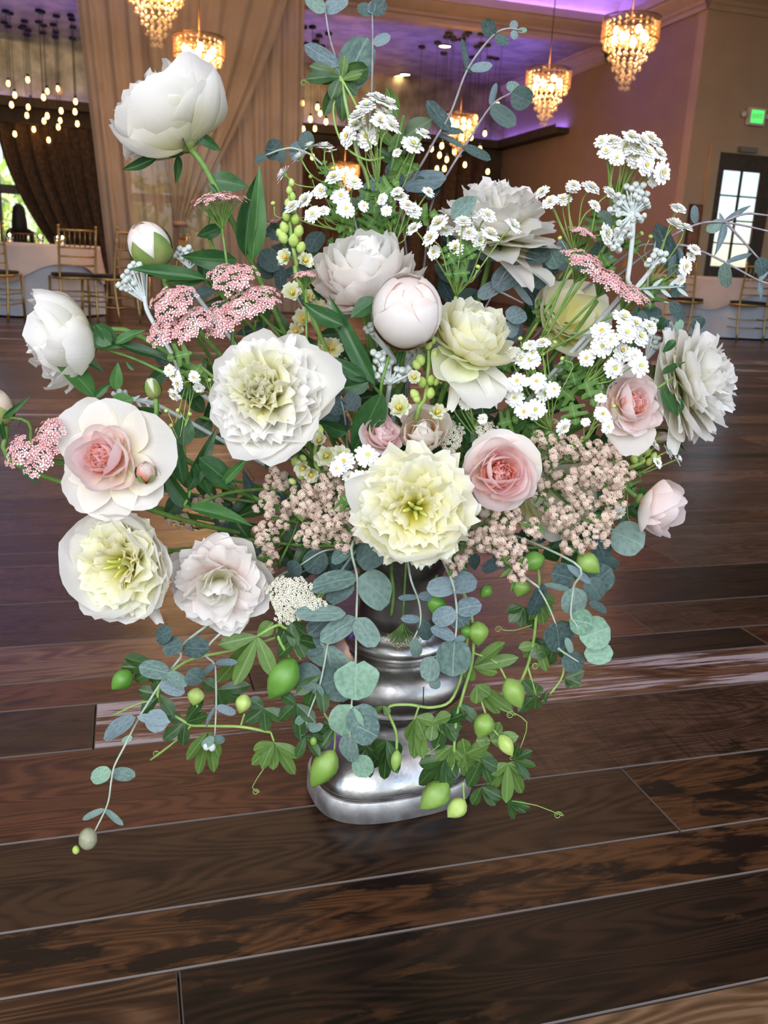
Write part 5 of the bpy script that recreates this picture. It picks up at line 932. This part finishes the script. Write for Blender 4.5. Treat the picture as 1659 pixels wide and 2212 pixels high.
branch('lower thin eucalyptus twig over the right table', ec, eu, [[(1380, 560, 1.05), (1459, 530), (1510, 541), (1565, 566), (1640, 606), (1675, 614)]], 1.03,
 [(1568, 567, 1624, 548, 16, 'eucb'), (1566, 568, 1568, 624, 30, 'euc'), (1640, 608, 1644, 648, 12, 'eucb', 'lance'), (1640, 606, 1662, 585, 12, 'eucb', 'lance')], sm=STM, mouth=.05)
branch('dark long-leaved eucalyptus behind the upper right daisies', ec, eu, [[(1370, 700, 1.06), (1400, 600), (1420, 500)], [(1400, 640), (1445, 655)]], 1.03,
 [(1418, 483, 1459, 588, 42, 'eucd'), (1462, 530, 1472, 608, 24, 'eucb'), (1455, 545, 1450, 600, 18, 'eucb'), (1378, 690, 1428, 670, 42, 'eucd'), (1385, 670, 1388, 715, 26, 'eucd'), (1448, 652, 1480, 692, 30, 'eucd'), (1442, 690, 1434, 712, 14, 'eucd'), (1448, 700, 1440, 720, 20, 'eucb'), (1470, 690, 1465, 715, 20, 'eucg'), (1500, 688, 1518, 712, 32, 'eucd'), (1480, 610, 1450, 640, 28, 'eucd'), (1345, 495, 1290, 460, 34, 'euc'), (1300, 520, 1285, 560, 40, 'euc')])
branch('blue eucalyptus spreading between the cream and shaggy peonies', ec, eu, [[(1000, 760, 1.08), (1070, 625), (1110, 560)], [(1070, 625), (1130, 655)]], 1.04,
 [(1065, 622, 1124, 570, 52, 'eucb'), (1085, 612, 1032, 642, 34, 'eucb'), (1100, 552, 1035, 550, 34, 'eucb'), (1095, 690, 1135, 668, 48, 'eucb'), (1105, 608, 1150, 660, 20, 'eucb'), (1205, 580, 1190, 540, 40, 'euc'), (1185, 560, 1195, 600, 34, 'eucd'), (1090, 700, 1120, 720, 40, 'eucb'), (1135, 560, 1190, 545, 44, 'eucd'), (1150, 620, 1180, 585, 40, 'eucd')], sm=STM)
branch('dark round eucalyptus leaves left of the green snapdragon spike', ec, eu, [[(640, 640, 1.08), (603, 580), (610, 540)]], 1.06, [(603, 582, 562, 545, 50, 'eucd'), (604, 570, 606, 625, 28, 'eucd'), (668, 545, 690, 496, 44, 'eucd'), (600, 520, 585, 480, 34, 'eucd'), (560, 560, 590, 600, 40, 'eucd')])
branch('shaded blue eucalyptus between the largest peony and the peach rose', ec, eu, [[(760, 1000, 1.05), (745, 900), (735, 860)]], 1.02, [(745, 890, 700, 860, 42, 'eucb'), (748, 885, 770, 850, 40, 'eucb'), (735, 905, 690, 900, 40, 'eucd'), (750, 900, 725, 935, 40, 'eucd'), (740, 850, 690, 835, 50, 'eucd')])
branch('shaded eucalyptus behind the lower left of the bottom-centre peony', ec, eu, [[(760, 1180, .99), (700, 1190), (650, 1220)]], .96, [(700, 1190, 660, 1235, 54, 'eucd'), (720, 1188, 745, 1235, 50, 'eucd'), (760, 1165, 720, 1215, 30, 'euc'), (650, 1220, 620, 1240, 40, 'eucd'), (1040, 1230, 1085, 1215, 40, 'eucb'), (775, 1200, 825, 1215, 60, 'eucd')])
# ---------------------------------------------------------------- dusty miller
def dusty(label, buds, node, Y, path, leaf=(), s=8.5):
    P0 = at(node[0], node[1], Y); t = thing('dusty_miller', P0, label, 'dusty miller'); g = G(); r = random.Random(hash_(label))
    pp_ = [at(*q) for q in path]; g.tube(pp_+[pp_[-1].lerp(MOUTH, .35), pp_[-1].lerp(MOUTH, .7), MOUTH], .0026, 7, smooth=4)
    for (x, y) in buds:
        C = at(x, y, Y+r.uniform(-.008, .008)); k = px(C); dd = (C-P0).normalized() if (C-P0).length > .001 else Vector((0, -1, 0)); dd = (dd-FW*.5).normalized()
        h = G(); ss = s*k*r.uniform(.85, 1.1); h.lathe([(ss*.4, -ss*.9), (ss*.95, -ss*.2), (ss*.95, ss*.4), (ss*.62, ss*.8), (ss*.5, ss*.72), (ss*.12, ss*.78)], 9, 0, C, frame(dd)); h.link('bud', SILV, t); g.tube([C-dd*ss*.8, (C+P0)/2, P0], .0011, 5, smooth=3)
    g.link('stem', STS, t)
    for (bx, by, tx, ty, w) in leaf:
        A_, B_ = at(bx, by, Y), at(tx, ty, Y-.01)
        for q in range(6):
            s_ = q/6; c = A_.lerp(B_, s_); sd = (-1)**q; dv = (B_-A_).normalized(); pv = dv.cross(FW).normalized()*sd; put_leaf(t, c, c+(dv*.7+pv*.6)*(B_-A_).length*.34, w*px(c), 'oval', 'silver')
        put_leaf(t, A_, B_, w*.8*px(A_), 'strap', 'silver')
def cl(cx, cy, a, b_, n, sd=0):
    return [(cx+a*math.sqrt((i+.5)/n)*math.cos(i*GA+sd), cy+b_*math.sqrt((i+.5)/n)*math.sin(i*GA+sd)) for i in range(n)]
dusty('silver dusty miller buds just under the round peony bud', [(807, 762), (818, 768), (826, 775), (812, 780), (828, 764), (838, 792), (825, 800), (805, 798), (815, 812), (822, 818), (842, 822), (835, 808), (850, 815), (862, 812), (868, 800), (857, 798), (876, 802), (884, 795), (890, 806), (858, 822), (845, 782), (830, 825), (872, 818)], (842, 830), .925, [(842, 830, .93), (835, 880, .96), (830, 960, 1.0)])
dusty('second cluster of silver buds right behind the round peony bud', cl(890, 765, 26, 14, 10)+cl(800, 712, 12, 14, 6), (870, 800), .96, [(870, 800, .97), (850, 900, 1.0)], s=7)
dusty('tall silver dusty miller at upper right with a thick pale stem', cl(1345, 435, 22, 16, 9)+cl(1385, 425, 18, 14, 8)+cl(1372, 405, 22, 9, 6)+cl(1330, 455, 14, 14, 6)+cl(1395, 440, 8, 8, 4)+cl(1375, 470, 22, 9, 7)+cl(1345, 500, 18, 24, 10)+cl(1330, 530, 14, 16, 6), (1365, 465), .985, [(1365, 455, .985), (1367, 500, .985), (1356, 600, .99), (1340, 640, 1.0)], [(1370, 625, 1480, 620, 8)], s=7.5)
dusty('silver dusty miller tip right of the long pink yarrow', cl(1425, 555, 18, 14, 8)+cl(1402, 568, 6, 6, 3), (1410, 575), .985, [(1412, 572, .985), (1375, 620, 1.0)], s=7.5)
dusty('silver dusty miller below the peony bud at far left', cl(300, 578, 24, 10, 8)+cl(275, 600, 10, 20, 6)+cl(268, 618, 12, 12, 5)+cl(290, 620, 14, 12, 6), (316, 655), .985, [(312, 640, .985), (322, 680, .985), (375, 770, .98), (410, 830, 1.0)], s=7.5)
dusty('silver dusty miller between the peony bud and the flat pink yarrow', cl(398, 548, 24, 14, 11)+cl(425, 562, 12, 10, 5), (410, 580), 1.02, [(410, 575, 1.02), (425, 640, 1.04)], s=7)
dusty('silver dusty miller low at left under the white side-facing peony', cl(258, 852, 16, 10, 7), (285, 865), .98, [(285, 862, .98), (350, 880, 1.0)], [(285, 865, 345, 875, 6)], s=6.5)
dusty('grey shaded dusty miller at right under the side daisies', cl(1412, 740, 16, 20, 9)+cl(1408, 700, 12, 14, 6), (1395, 780), 1.03, [(1395, 780, 1.03), (1360, 850, 1.03)], s=7)
# ---------------------------------------------------------------- snapdragon and stock
def spike(label, path, buds, blos, Y, grn='stock'):
    P0 = at(path[0][0], path[0][1], Y); t = thing('snapdragon', P0, label, 'snapdragon'); g = G(); r = random.Random(hash_(label)); g.tube([at(a, b_, Y+.005) for a, b_ in path]+[at(path[-1][0], path[-1][1], Y+.01).lerp(MOUTH, .5), MOUTH], .002, 6, smooth=4, r2=.003); g.link('stem', STY, t)
    for (x, y, s) in buds:
        C = at(x, y, Y); k = px(C)*s; h = G(); dd = face((x-path[0][0])/60, .4, .7); h.lathe([(.15*k, -.9*k), (.6*k, -.5*k), (.75*k, .1*k), (.5*k, .7*k), (.05*k, 1.0*k)], 9, 0, C, frame(dd)); h.link('bud', BUDY, t); put_leaf(t, C-dd*k, C+dd*k*.2-FW*k*.7, k*.7, 'oval', 'fev', name='bract')
    for (x, y, s, fx, fz) in blos:
        C = at(x, y, Y-.01); k = px(C)*s; dd = face(fx, .8, fz); A = frame(dd)
        b0 = link('blossom', None, t, Matrix.Translation(C-P0)) if False else t
        for i in range(6):
            a = i*1.047+r.gauss(0, .15); m = A.to_4x4() @ Matrix.Rotation(a, 4, 'Z') @ Matrix.Rotation(-math.radians(r.uniform(38, 70)), 4, 'X') @ Matrix.Diagonal((k*1.1, k, k, 1)); m.translation = C-P0-dd*k*.3; link('petal', petal_me('ruffle', grn, r.randrange(4)), t, m)
        for i in range(3): h = G(); q = C-dd*k*.2+A @ Vector((.08*k*math.cos(i*2.1), .08*k*math.sin(i*2.1), 0)); h.tube([q, q+dd*k*.45], .0011, 5, smooth=0); h.link('stamen', STAM, t)
spike('green snapdragon spike standing left of the dense blush peony', [(628, 385), (625, 440), (628, 500), (640, 570), (650, 620)], [(630, 395, 9), (625, 412, 10), (632, 425, 10), (622, 440, 11), (634, 452, 11), (618, 468, 12), (638, 474, 13), (614, 492, 14), (645, 500, 15), (612, 514, 15), (634, 520, 16), (650, 535, 14), (605, 505, 12)], [(616, 555, 24, -.4, .1), (660, 562, 24, .5, .2), (632, 632, 30, 0, .2)], .97)
spike('green snapdragon tip with pale buds beside the cream peony', [(925, 745), (926, 790), (918, 860), (900, 900)], [(925, 745, 13), (935, 735, 11), (908, 778, 15), (900, 788, 13), (931, 822, 13), (912, 826, 14), (896, 852, 14), (930, 850, 14), (900, 862, 12), (942, 826, 9), (938, 765, 10)], [(862, 880, 36, -.2, .3), (895, 815, 20, 0, .2), (945, 890, 26, .3, .3)], .92)
spike('pale green snapdragon at centre under the largest peony', [(690, 925), (680, 985), (700, 1030)], [(688, 930, 16), (640, 1000, 14), (650, 1028, 12), (632, 1040, 10), (655, 990, 10)], [(690, 952, 24, -.1, .4), (655, 1012, 28, -.3, -.2), (705, 985, 34, 0, .1), (735, 985, 30, .2, .3), (672, 1025, 24, 0, -.4)], .90)
spike('white stock blossoms in shade between the largest peony and the blush one', [(680, 640), (690, 720), (700, 800)], [(640, 780, 8)], [(655, 690, 34, -.3, .3), (690, 670, 32, 0, .3), (640, 715, 26, -.2, -.1), (715, 752, 34, .2, 0), (700, 775, 26, -.1, -.2), (665, 640, 22, 0, .5)], 1.02, 'cream')
spike('bright green buds at right under the hanging rose petal', [(1395, 960), (1380, 990), (1360, 1010)], [(1385, 965, 12), (1376, 980, 11), (1398, 976, 12), (1412, 985, 10), (1370, 992, 12), (1402, 998, 10), (1388, 995, 9), (1338, 978, 14), (1422, 992, 8)], [], .98)
# ---------------------------------------------------------------- broad peony and rose leaves
pl = 'peony_foliage'; pc_ = 'foliage'
def fol(label, paths, Y, leaves, mat='peony', kind='lance', **k): return branch(label, pc_, pl, paths, Y, leaves, mat, kind, STG, .0022, **k)
fol('dark pointed leaves on the stem of the tall upper-left peony', [[(470, 560, 1.02), (458, 400), (415, 318)]], 1.0, [(455, 388, 537, 402, 46), (545, 565, 570, 362, 44, 'peony2'), (530, 555, 556, 372, 46), (480, 490, 422, 512, 32), (512, 562, 386, 556, 48), (412, 318, 258, 352, 0.1), (340, 340, 260, 366, 26), (385, 335, 380, 398, 20), (425, 290, 478, 328, 26), (455, 398, 470, 420, 12)])
fol('long dark leaves below the half-open peony bud at left', [[(480, 640, 1.0), (445, 603)]], .965, [(446, 604, 273, 577, 38), (446, 600, 352, 610, 26, 'peony2')])
fol('leaves on the long stem of the far-left white peony', [[(470, 850, .98), (370, 812, .97), (290, 775, .97), (195, 745, .98)]], .955, [(205, 858, 116, 752, 60, 'peony2', 'oval'), (240, 745, 196, 702, 44), (250, 742, 312, 712, 26, 'peony2'), (258, 745, 375, 782, 30), (250, 842, 256, 786, 30, 'peony2'), (172, 772, 226, 800, 22), (205, 860, 242, 828, 18), (190, 742, 268, 752, 16, 'peony2'), (240, 872, 290, 862, 40, 'peony2', 'oval'), (350, 895, 275, 882, 32), (205, 700, 265, 755, 34), (290, 800, 270, 780, 10)])
fol('long wavy dark leaves fanning left of the round peony bud', [[(830, 960, 1.0), (822, 850), (840, 770)]], .915, [(810, 832, 706, 638, 42), (815, 645, 758, 686, 44, None, 'oval'), (742, 702, 654, 652, 42), (792, 822, 712, 768, 36), (796, 826, 736, 838, 42), (826, 848, 762, 980, 66, None, 'oval'), (872, 745, 855, 792, 14), (752, 935, 688, 908, 36)])
fol('dark leaves around the round pink rose, right of centre', [[(1060, 1000, 1.0), (1030, 930), (1000, 880)]], .96, [(982, 888, 1040, 968, 46, None, 'oval'), (1000, 950, 1040, 925, 40), (1138, 908, 1068, 952, 46, 'peony2', 'oval'), (1042, 940, 1000, 985, 30)])
fol('dark glossy leaves left of the largest peony, behind the rosebud', [[(520, 1060, .97), (405, 1095), (410, 1060), (395, 960)]], .92, [(396, 1045, 384, 938, 36), (406, 1062, 472, 928, 36), (412, 1098, 350, 1008, 38), (430, 988, 508, 1050, 54, None, 'oval'), (480, 1046, 540, 985, 24, 'peony2'), (408, 1098, 548, 1132, 38, 'peony2'), (292, 1082, 276, 1018, 26), (396, 965, 402, 895, 46, None, 'oval'), (420, 1000, 460, 1075, 40), (290, 1080, 290, 1040, 12, 'peony2'), (330, 1080, 360, 1045, 22)])
fol('leaf at the left edge under the pink yarrow', [[(120, 1000, .98), (60, 912, .95), (-20, 905, .94)]], .94, [(45, 1005, 80, 1045, 22), (5, 905, 60, 862, 14), (0, 900, 8, 960, 16)])
fol('rose leaves around the pale pink rose at right', [[(1300, 900, 1.0), (1400, 850), (1455, 815)]], .96, [(1265, 800, 1333, 828, 34, None, 'oval'), (1430, 838, 1458, 895, 30, None, 'oval'), (1470, 860, 1462, 900, 20), (1430, 810, 1480, 780, 22), (1290, 960, 1340, 985, 30), (1350, 985, 1330, 1020, 28), (1460, 735, 1430, 760, 22)])
# shaded inner foliage that fills the heart of the bouquet
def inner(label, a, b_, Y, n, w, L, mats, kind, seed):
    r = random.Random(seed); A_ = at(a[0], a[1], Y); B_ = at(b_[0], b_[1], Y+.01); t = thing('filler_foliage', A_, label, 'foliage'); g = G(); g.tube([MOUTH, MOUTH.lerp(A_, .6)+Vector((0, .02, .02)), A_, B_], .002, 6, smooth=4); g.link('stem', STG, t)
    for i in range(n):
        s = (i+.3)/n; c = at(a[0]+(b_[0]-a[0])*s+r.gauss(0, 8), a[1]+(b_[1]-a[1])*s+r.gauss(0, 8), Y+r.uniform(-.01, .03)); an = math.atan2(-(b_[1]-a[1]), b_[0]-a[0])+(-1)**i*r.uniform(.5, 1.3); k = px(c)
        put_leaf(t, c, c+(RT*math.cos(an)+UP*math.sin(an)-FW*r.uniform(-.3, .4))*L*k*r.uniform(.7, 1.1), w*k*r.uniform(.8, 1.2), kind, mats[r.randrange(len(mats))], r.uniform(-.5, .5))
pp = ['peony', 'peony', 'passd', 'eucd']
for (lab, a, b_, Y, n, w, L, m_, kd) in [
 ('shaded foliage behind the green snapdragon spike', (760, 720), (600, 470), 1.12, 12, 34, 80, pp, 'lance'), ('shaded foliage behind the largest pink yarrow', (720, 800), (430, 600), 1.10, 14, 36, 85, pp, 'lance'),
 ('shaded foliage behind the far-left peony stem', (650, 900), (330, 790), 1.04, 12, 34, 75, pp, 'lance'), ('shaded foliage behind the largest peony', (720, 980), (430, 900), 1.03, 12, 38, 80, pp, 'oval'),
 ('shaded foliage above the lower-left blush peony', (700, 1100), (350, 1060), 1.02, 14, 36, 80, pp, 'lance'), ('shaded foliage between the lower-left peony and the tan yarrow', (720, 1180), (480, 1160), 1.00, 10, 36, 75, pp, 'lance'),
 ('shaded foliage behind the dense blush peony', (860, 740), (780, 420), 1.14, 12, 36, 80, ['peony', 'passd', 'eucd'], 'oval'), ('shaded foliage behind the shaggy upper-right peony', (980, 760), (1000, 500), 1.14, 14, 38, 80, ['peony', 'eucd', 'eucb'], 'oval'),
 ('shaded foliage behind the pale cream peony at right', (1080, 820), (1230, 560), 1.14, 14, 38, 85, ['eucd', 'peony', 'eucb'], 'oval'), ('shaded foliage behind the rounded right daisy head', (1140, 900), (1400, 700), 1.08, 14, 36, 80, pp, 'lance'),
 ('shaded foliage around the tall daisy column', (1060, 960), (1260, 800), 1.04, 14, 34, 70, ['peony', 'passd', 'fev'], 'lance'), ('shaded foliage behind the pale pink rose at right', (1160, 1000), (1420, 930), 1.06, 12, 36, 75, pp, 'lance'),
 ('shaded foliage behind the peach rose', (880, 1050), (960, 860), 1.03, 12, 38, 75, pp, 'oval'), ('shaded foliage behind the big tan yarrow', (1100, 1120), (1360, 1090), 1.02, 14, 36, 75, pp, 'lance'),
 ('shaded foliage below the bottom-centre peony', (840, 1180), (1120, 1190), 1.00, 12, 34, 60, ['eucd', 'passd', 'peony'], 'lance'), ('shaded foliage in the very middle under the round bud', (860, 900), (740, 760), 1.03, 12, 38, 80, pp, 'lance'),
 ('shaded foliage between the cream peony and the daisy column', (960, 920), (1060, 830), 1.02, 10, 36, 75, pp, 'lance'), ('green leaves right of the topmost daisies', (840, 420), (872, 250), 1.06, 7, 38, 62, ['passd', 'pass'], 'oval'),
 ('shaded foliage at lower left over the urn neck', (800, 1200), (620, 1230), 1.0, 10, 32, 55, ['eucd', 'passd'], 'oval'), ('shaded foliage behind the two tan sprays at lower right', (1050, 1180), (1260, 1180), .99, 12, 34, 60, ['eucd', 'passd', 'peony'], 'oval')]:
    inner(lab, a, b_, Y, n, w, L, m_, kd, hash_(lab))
# ---------------------------------------------------------------- passion vine
def hand(t, Y, c, tips, w, mat='pass', dz=0):
    C = at(c[0], c[1], Y+dz)
    for (x, y) in tips:
        d_ = ((x-c[0])**2+(y-c[1])**2)**.5*px(C); B_ = at(x, y, C.y+rnd.uniform(-.3, .3)*d_); put_leaf(t, C, B_, w*px(C)*.86, 'lobe', mat, rnd.uniform(-.25, .25), name='leaf_lobe')
def pod(t, Y, a, b_, w, mat=None, smt=POD):
    A_ = at(a[0], a[1], Y); B_ = at(b_[0], b_[1], Y-.006); d_ = B_-A_; L = d_.length; A = frame(d_); w *= px(A_)*.5; g = G()
    g.lathe([(.12, 0), (.55, .10), (.92, .28), (1.0, .45), (.86, .65), (.55, .84), (.2, .97), (.03, 1.04)], 20, 0, A_, A, fn=lambda r_, z, an: Vector((r_*w*(1+.10*abs(math.cos(2.5*an))-.05)*math.cos(an), r_*w*(1+.10*abs(math.cos(2.5*an))-.05)*math.sin(an), z*L))); g.link('seed_pod', mat or POD, t)
def coil(t, Y, pts, turns=2.5, rad=9):
    P = [at(x, y, Y) for x, y in pts]; e = P[-1]; k = px(e); P += [e+(RT*math.cos(a)+UP*math.sin(a))*rad*k*(1-a/(6.283*turns)*.8)+FW*a*.0006-RT*rad*k for a in [i*.5 for i in range(1, int(turns*12.5))]]
    g = G(); g.tube(P, .0006, 4, smooth=2, r2=.0004); g.link('tendril', STY, t)
def vine(label, paths, Y, hands, pods=(), coils=(), smt=STY):
    P0 = at(paths[0][0][0], paths[0][0][1], Y); t = thing('passion_vine', P0, label, 'vine'); g = G()
    for i, p in enumerate(paths): g.tube(([MOUTH, MOUTH.lerp(P0, .5)+Vector((0, 0, .03))] if i == 0 else [])+[at(q[0], q[1], q[2] if len(q) > 2 else Y) for q in p], .0019 if i == 0 else .0013, 6, smooth=5)
    g.link('stem', smt, t)
    for h in hands: hand(t, Y, *h)
    for q in pods: pod(t, Y-.004, *q)
    for q in coils: coil(t, Y, *q)
vine('passion vine trailing left under the lower-left peonies', [[(640, 1350, .95), (520, 1400), (400, 1430), (340, 1500), (400, 1560), (450, 1568), (520, 1570), (585, 1582)], [(425, 1522), (432, 1545), (412, 1568), (380, 1600), (325, 1642)], [(528, 1542), (520, 1568)], [(345, 1510), (300, 1520), (245, 1545)], [(585, 1582), (592, 1602)]], .93,
 [((592, 1604), [(544, 1652), (562, 1662), (590, 1664), (636, 1672), (650, 1634), (548, 1620)], 30, 'pass'), ((450, 1580), [(402, 1642), (428, 1672), (462, 1668), (475, 1640)], 30, 'pass'), ((340, 1440), [(268, 1420), (262, 1440), (290, 1470), (330, 1480)], 36, 'passd'), ((345, 1500), [(300, 1490), (305, 1540), (340, 1470), (375, 1545)], 34, 'passd'), ((400, 1560), [(350, 1535), (440, 1510), (450, 1545), (395, 1612), (350, 1600)], 30, 'passd'), ((470, 1490), [(440, 1470), (540, 1480), (520, 1510), (480, 1530)], 36, 'passd'), ((570, 1530), [(530, 1560), (575, 1580), (615, 1555), (540, 1510)], 34, 'passd')],
 [((427, 1486), (418, 1523), 36, BUDY), ((531, 1500), (518, 1540), 34, BUDY), ((283, 1450), (243, 1488), 42, PODD)], [([(570, 1660), (545, 1700), (560, 1712)], 1.5, 8), ([(380, 1600), (345, 1630)], 2, 8)])
vine('large five-lobed passion leaf under the lower-left blush peony', [[(640, 1345, .93), (600, 1350), (556, 1374)]], .915, [((556, 1374), [(468, 1476), (506, 1480), (592, 1462), (472, 1392), (590, 1345)], 40, 'pass'), ((640, 1380), [(600, 1420), (660, 1420), (690, 1390), (620, 1345)], 36, 'passd')])
vine('passion vine with a big ribbed pod left of the urn', [[(618, 1330, .95), (600, 1370), (625, 1420)], [(610, 1360), (650, 1425)]], .92, [((690, 1460), [(640, 1500), (700, 1540), (650, 1560)], 34, 'passd'), ((640, 1520), [(600, 1555), (680, 1560), (650, 1600), (610, 1500)], 34, 'passd'), ((660, 1590), [(640, 1640), (690, 1635), (700, 1600)], 26, 'passd'), ((625, 1340), [(660, 1370), (600, 1395), (640, 1400)], 32, 'passd')],
 [((636, 1424), (584, 1508), 66, PODD)])
vine('passion vine curling in front of the urn foot', [[(1000, 1280, .97), (1008, 1400, .95), (980, 1505, .94), (935, 1528, .94), (880, 1522, .94), (838, 1530, .935), (855, 1580), (857, 1622)], [(700, 1540), (722, 1580), (722, 1625)]], .93,
 [((835, 1600), [(800, 1660), (830, 1682), (862, 1672), (800, 1620), (870, 1630)], 34, 'passd'), ((722, 1570), [(690, 1620), (660, 1600), (700, 1560)], 30, 'passd'), ((828, 1525), [(800, 1545), (840, 1545)], 20, 'pass'), ((790, 1610), [(750, 1640), (800, 1680), (830, 1640)], 26, 'passd')], [((722, 1622), (674, 1698), 56), ((858, 1620), (852, 1666), 24)])
vine('thick passion vine cascading right of the urn to the floor', [[(1010, 1300, .95), (1022, 1410), (1000, 1500), (985, 1560), (980, 1650)], [(1022, 1410), (1070, 1430), (1095, 1470)], [(1035, 1500), (1050, 1545)], [(1050, 1560), (1080, 1592)], [(905, 1525), (895, 1555)], [(980, 1650), (965, 1692)], [(1000, 1690), (1003, 1732)]], .93,
 [((1022, 1440), [(1092, 1388), (1120, 1420), (1075, 1450), (1010, 1470)], 34, 'pass'), ((1030, 1480), [(1078, 1540), (1110, 1538), (1060, 1500), (1028, 1520)], 36, 'pass'), ((1005, 1628), [(1000, 1596), (1058, 1605), (985, 1655), (1012, 1682), (1068, 1678), (1075, 1640)], 36, 'pass'), ((1097, 1648), [(1052, 1712), (1094, 1736), (1126, 1712), (1060, 1672), (1135, 1665)], 32, 'pass'), ((1110, 1640), [(1150, 1622), (1158, 1655), (1145, 1685), (1120, 1610)], 22, 'passd'), ((960, 1640), [(898, 1696), (925, 1718), (968, 1712), (985, 1680), (905, 1650)], 38, 'passd'),
  ((900, 1550), [(880, 1600), (895, 1640), (940, 1560), (920, 1600), (915, 1640)], 34, 'pass'), ((960, 1560), [(920, 1585), (985, 1600), (1000, 1570), (940, 1620), (1010, 1540)], 36, 'passd'), ((990, 1520), [(980, 1560), (1015, 1540), (1030, 1560)], 32, 'passd'), ((1040, 1700), [(1020, 1738), (1070, 1740), (1085, 1725)], 30, 'passd'), ((1095, 1730), [(1110, 1768), (1135, 1755), (1145, 1745)], 20, 'passd'), ((1060, 1600), [(1100, 1605), (1120, 1590), (1030, 1600), (1080, 1560)], 34, 'pass'), ((935, 1560), [(975, 1545), (930, 1600), (990, 1590)], 34, 'pass'), ((975, 1610), [(940, 1640), (1000, 1640), (960, 1670)], 34, 'pass'), ((1040, 1640), [(1060, 1690), (1010, 1700), (1080, 1660)], 34, 'passd')],
 [((1031, 1342), (1033, 1394), 46), ((1096, 1466), (1124, 1528), 48), ((1054, 1542), (1034, 1594), 46), ((1080, 1588), (1106, 1632), 32, BUDY), ((968, 1692), (910, 1746), 56), ((1004, 1728), (968, 1764), 42, BUDY), ((948, 1285), (935, 1325), 44, PODD), ((1010, 1350), (1004, 1380), 30, PODD)],
 [([(1110, 1540), (1138, 1560), (1130, 1600), (1112, 1640)], 1, 6), ([(1105, 1730), (1160, 1740), (1215, 1762)], 2, 9), ([(960, 1600), (930, 1625)], 2.5, 9), ([(1080, 1530), (1112, 1545)], 2, 9)])
vine('darker passion vine hanging at right between the eucalyptus clusters', [[(1150, 1200, .97), (1158, 1330), (1145, 1420), (1120, 1485)], [(1140, 1440), (1158, 1502)], [(1218, 1410), (1215, 1460), (1188, 1500)]], .945,
 [((1195, 1400), [(1140, 1385), (1145, 1415), (1185, 1435), (1240, 1425)], 34, 'passd'), ((1158, 1502), [(1130, 1470), (1118, 1535), (1155, 1530), (1160, 1478)], 34, 'passd'), ((1220, 1465), [(1262, 1450), (1255, 1478), (1235, 1480)], 30, 'passd'), ((1130, 1310), [(1100, 1345), (1125, 1355), (1160, 1360), (1095, 1320)], 28, 'passd'), ((1165, 1290), [(1190, 1330), (1200, 1300), (1175, 1350), (1140, 1340)], 32, 'pass'), ((1185, 1490), [(1165, 1515), (1175, 1520)], 10, 'passd'), ((1210, 1340), [(1225, 1400), (1190, 1390), (1240, 1370)], 30, 'passd'), ((1160, 1390), [(1130, 1420), (1120, 1400), (1180, 1450)], 26, 'pass')],
 [((1176, 1203), (1122, 1222), 42, PODD), ((1132, 1252), (1118, 1288), 44), ((1248, 1200), (1294, 1236), 46), ((1060, 1265), (1040, 1290), 26, PODD)], [([(1150, 1350), (1110, 1362), (1085, 1360)], 1.5, 8), ([(1160, 1400), (1165, 1440)], 2.2, 8)])
vine('passion vine tip with long curling tendril at the top of the bouquet', [[(800, 420, 1.02), (770, 330), (735, 165)], [(735, 165), (775, 240), (790, 300)], [(738, 180), (720, 240), (740, 310), (790, 345), (830, 340)]], 1.0,
 [((735, 165), [(668, 142), (690, 175), (785, 150), (772, 205), (700, 250), (742, 262), (715, 215), (660, 170)], 34, 'passd'), ((738, 172), [(782, 160), (690, 150), (745, 120)], 24, 'pass')], [], [([(700, 170), (662, 178)], 1.2, 7)])
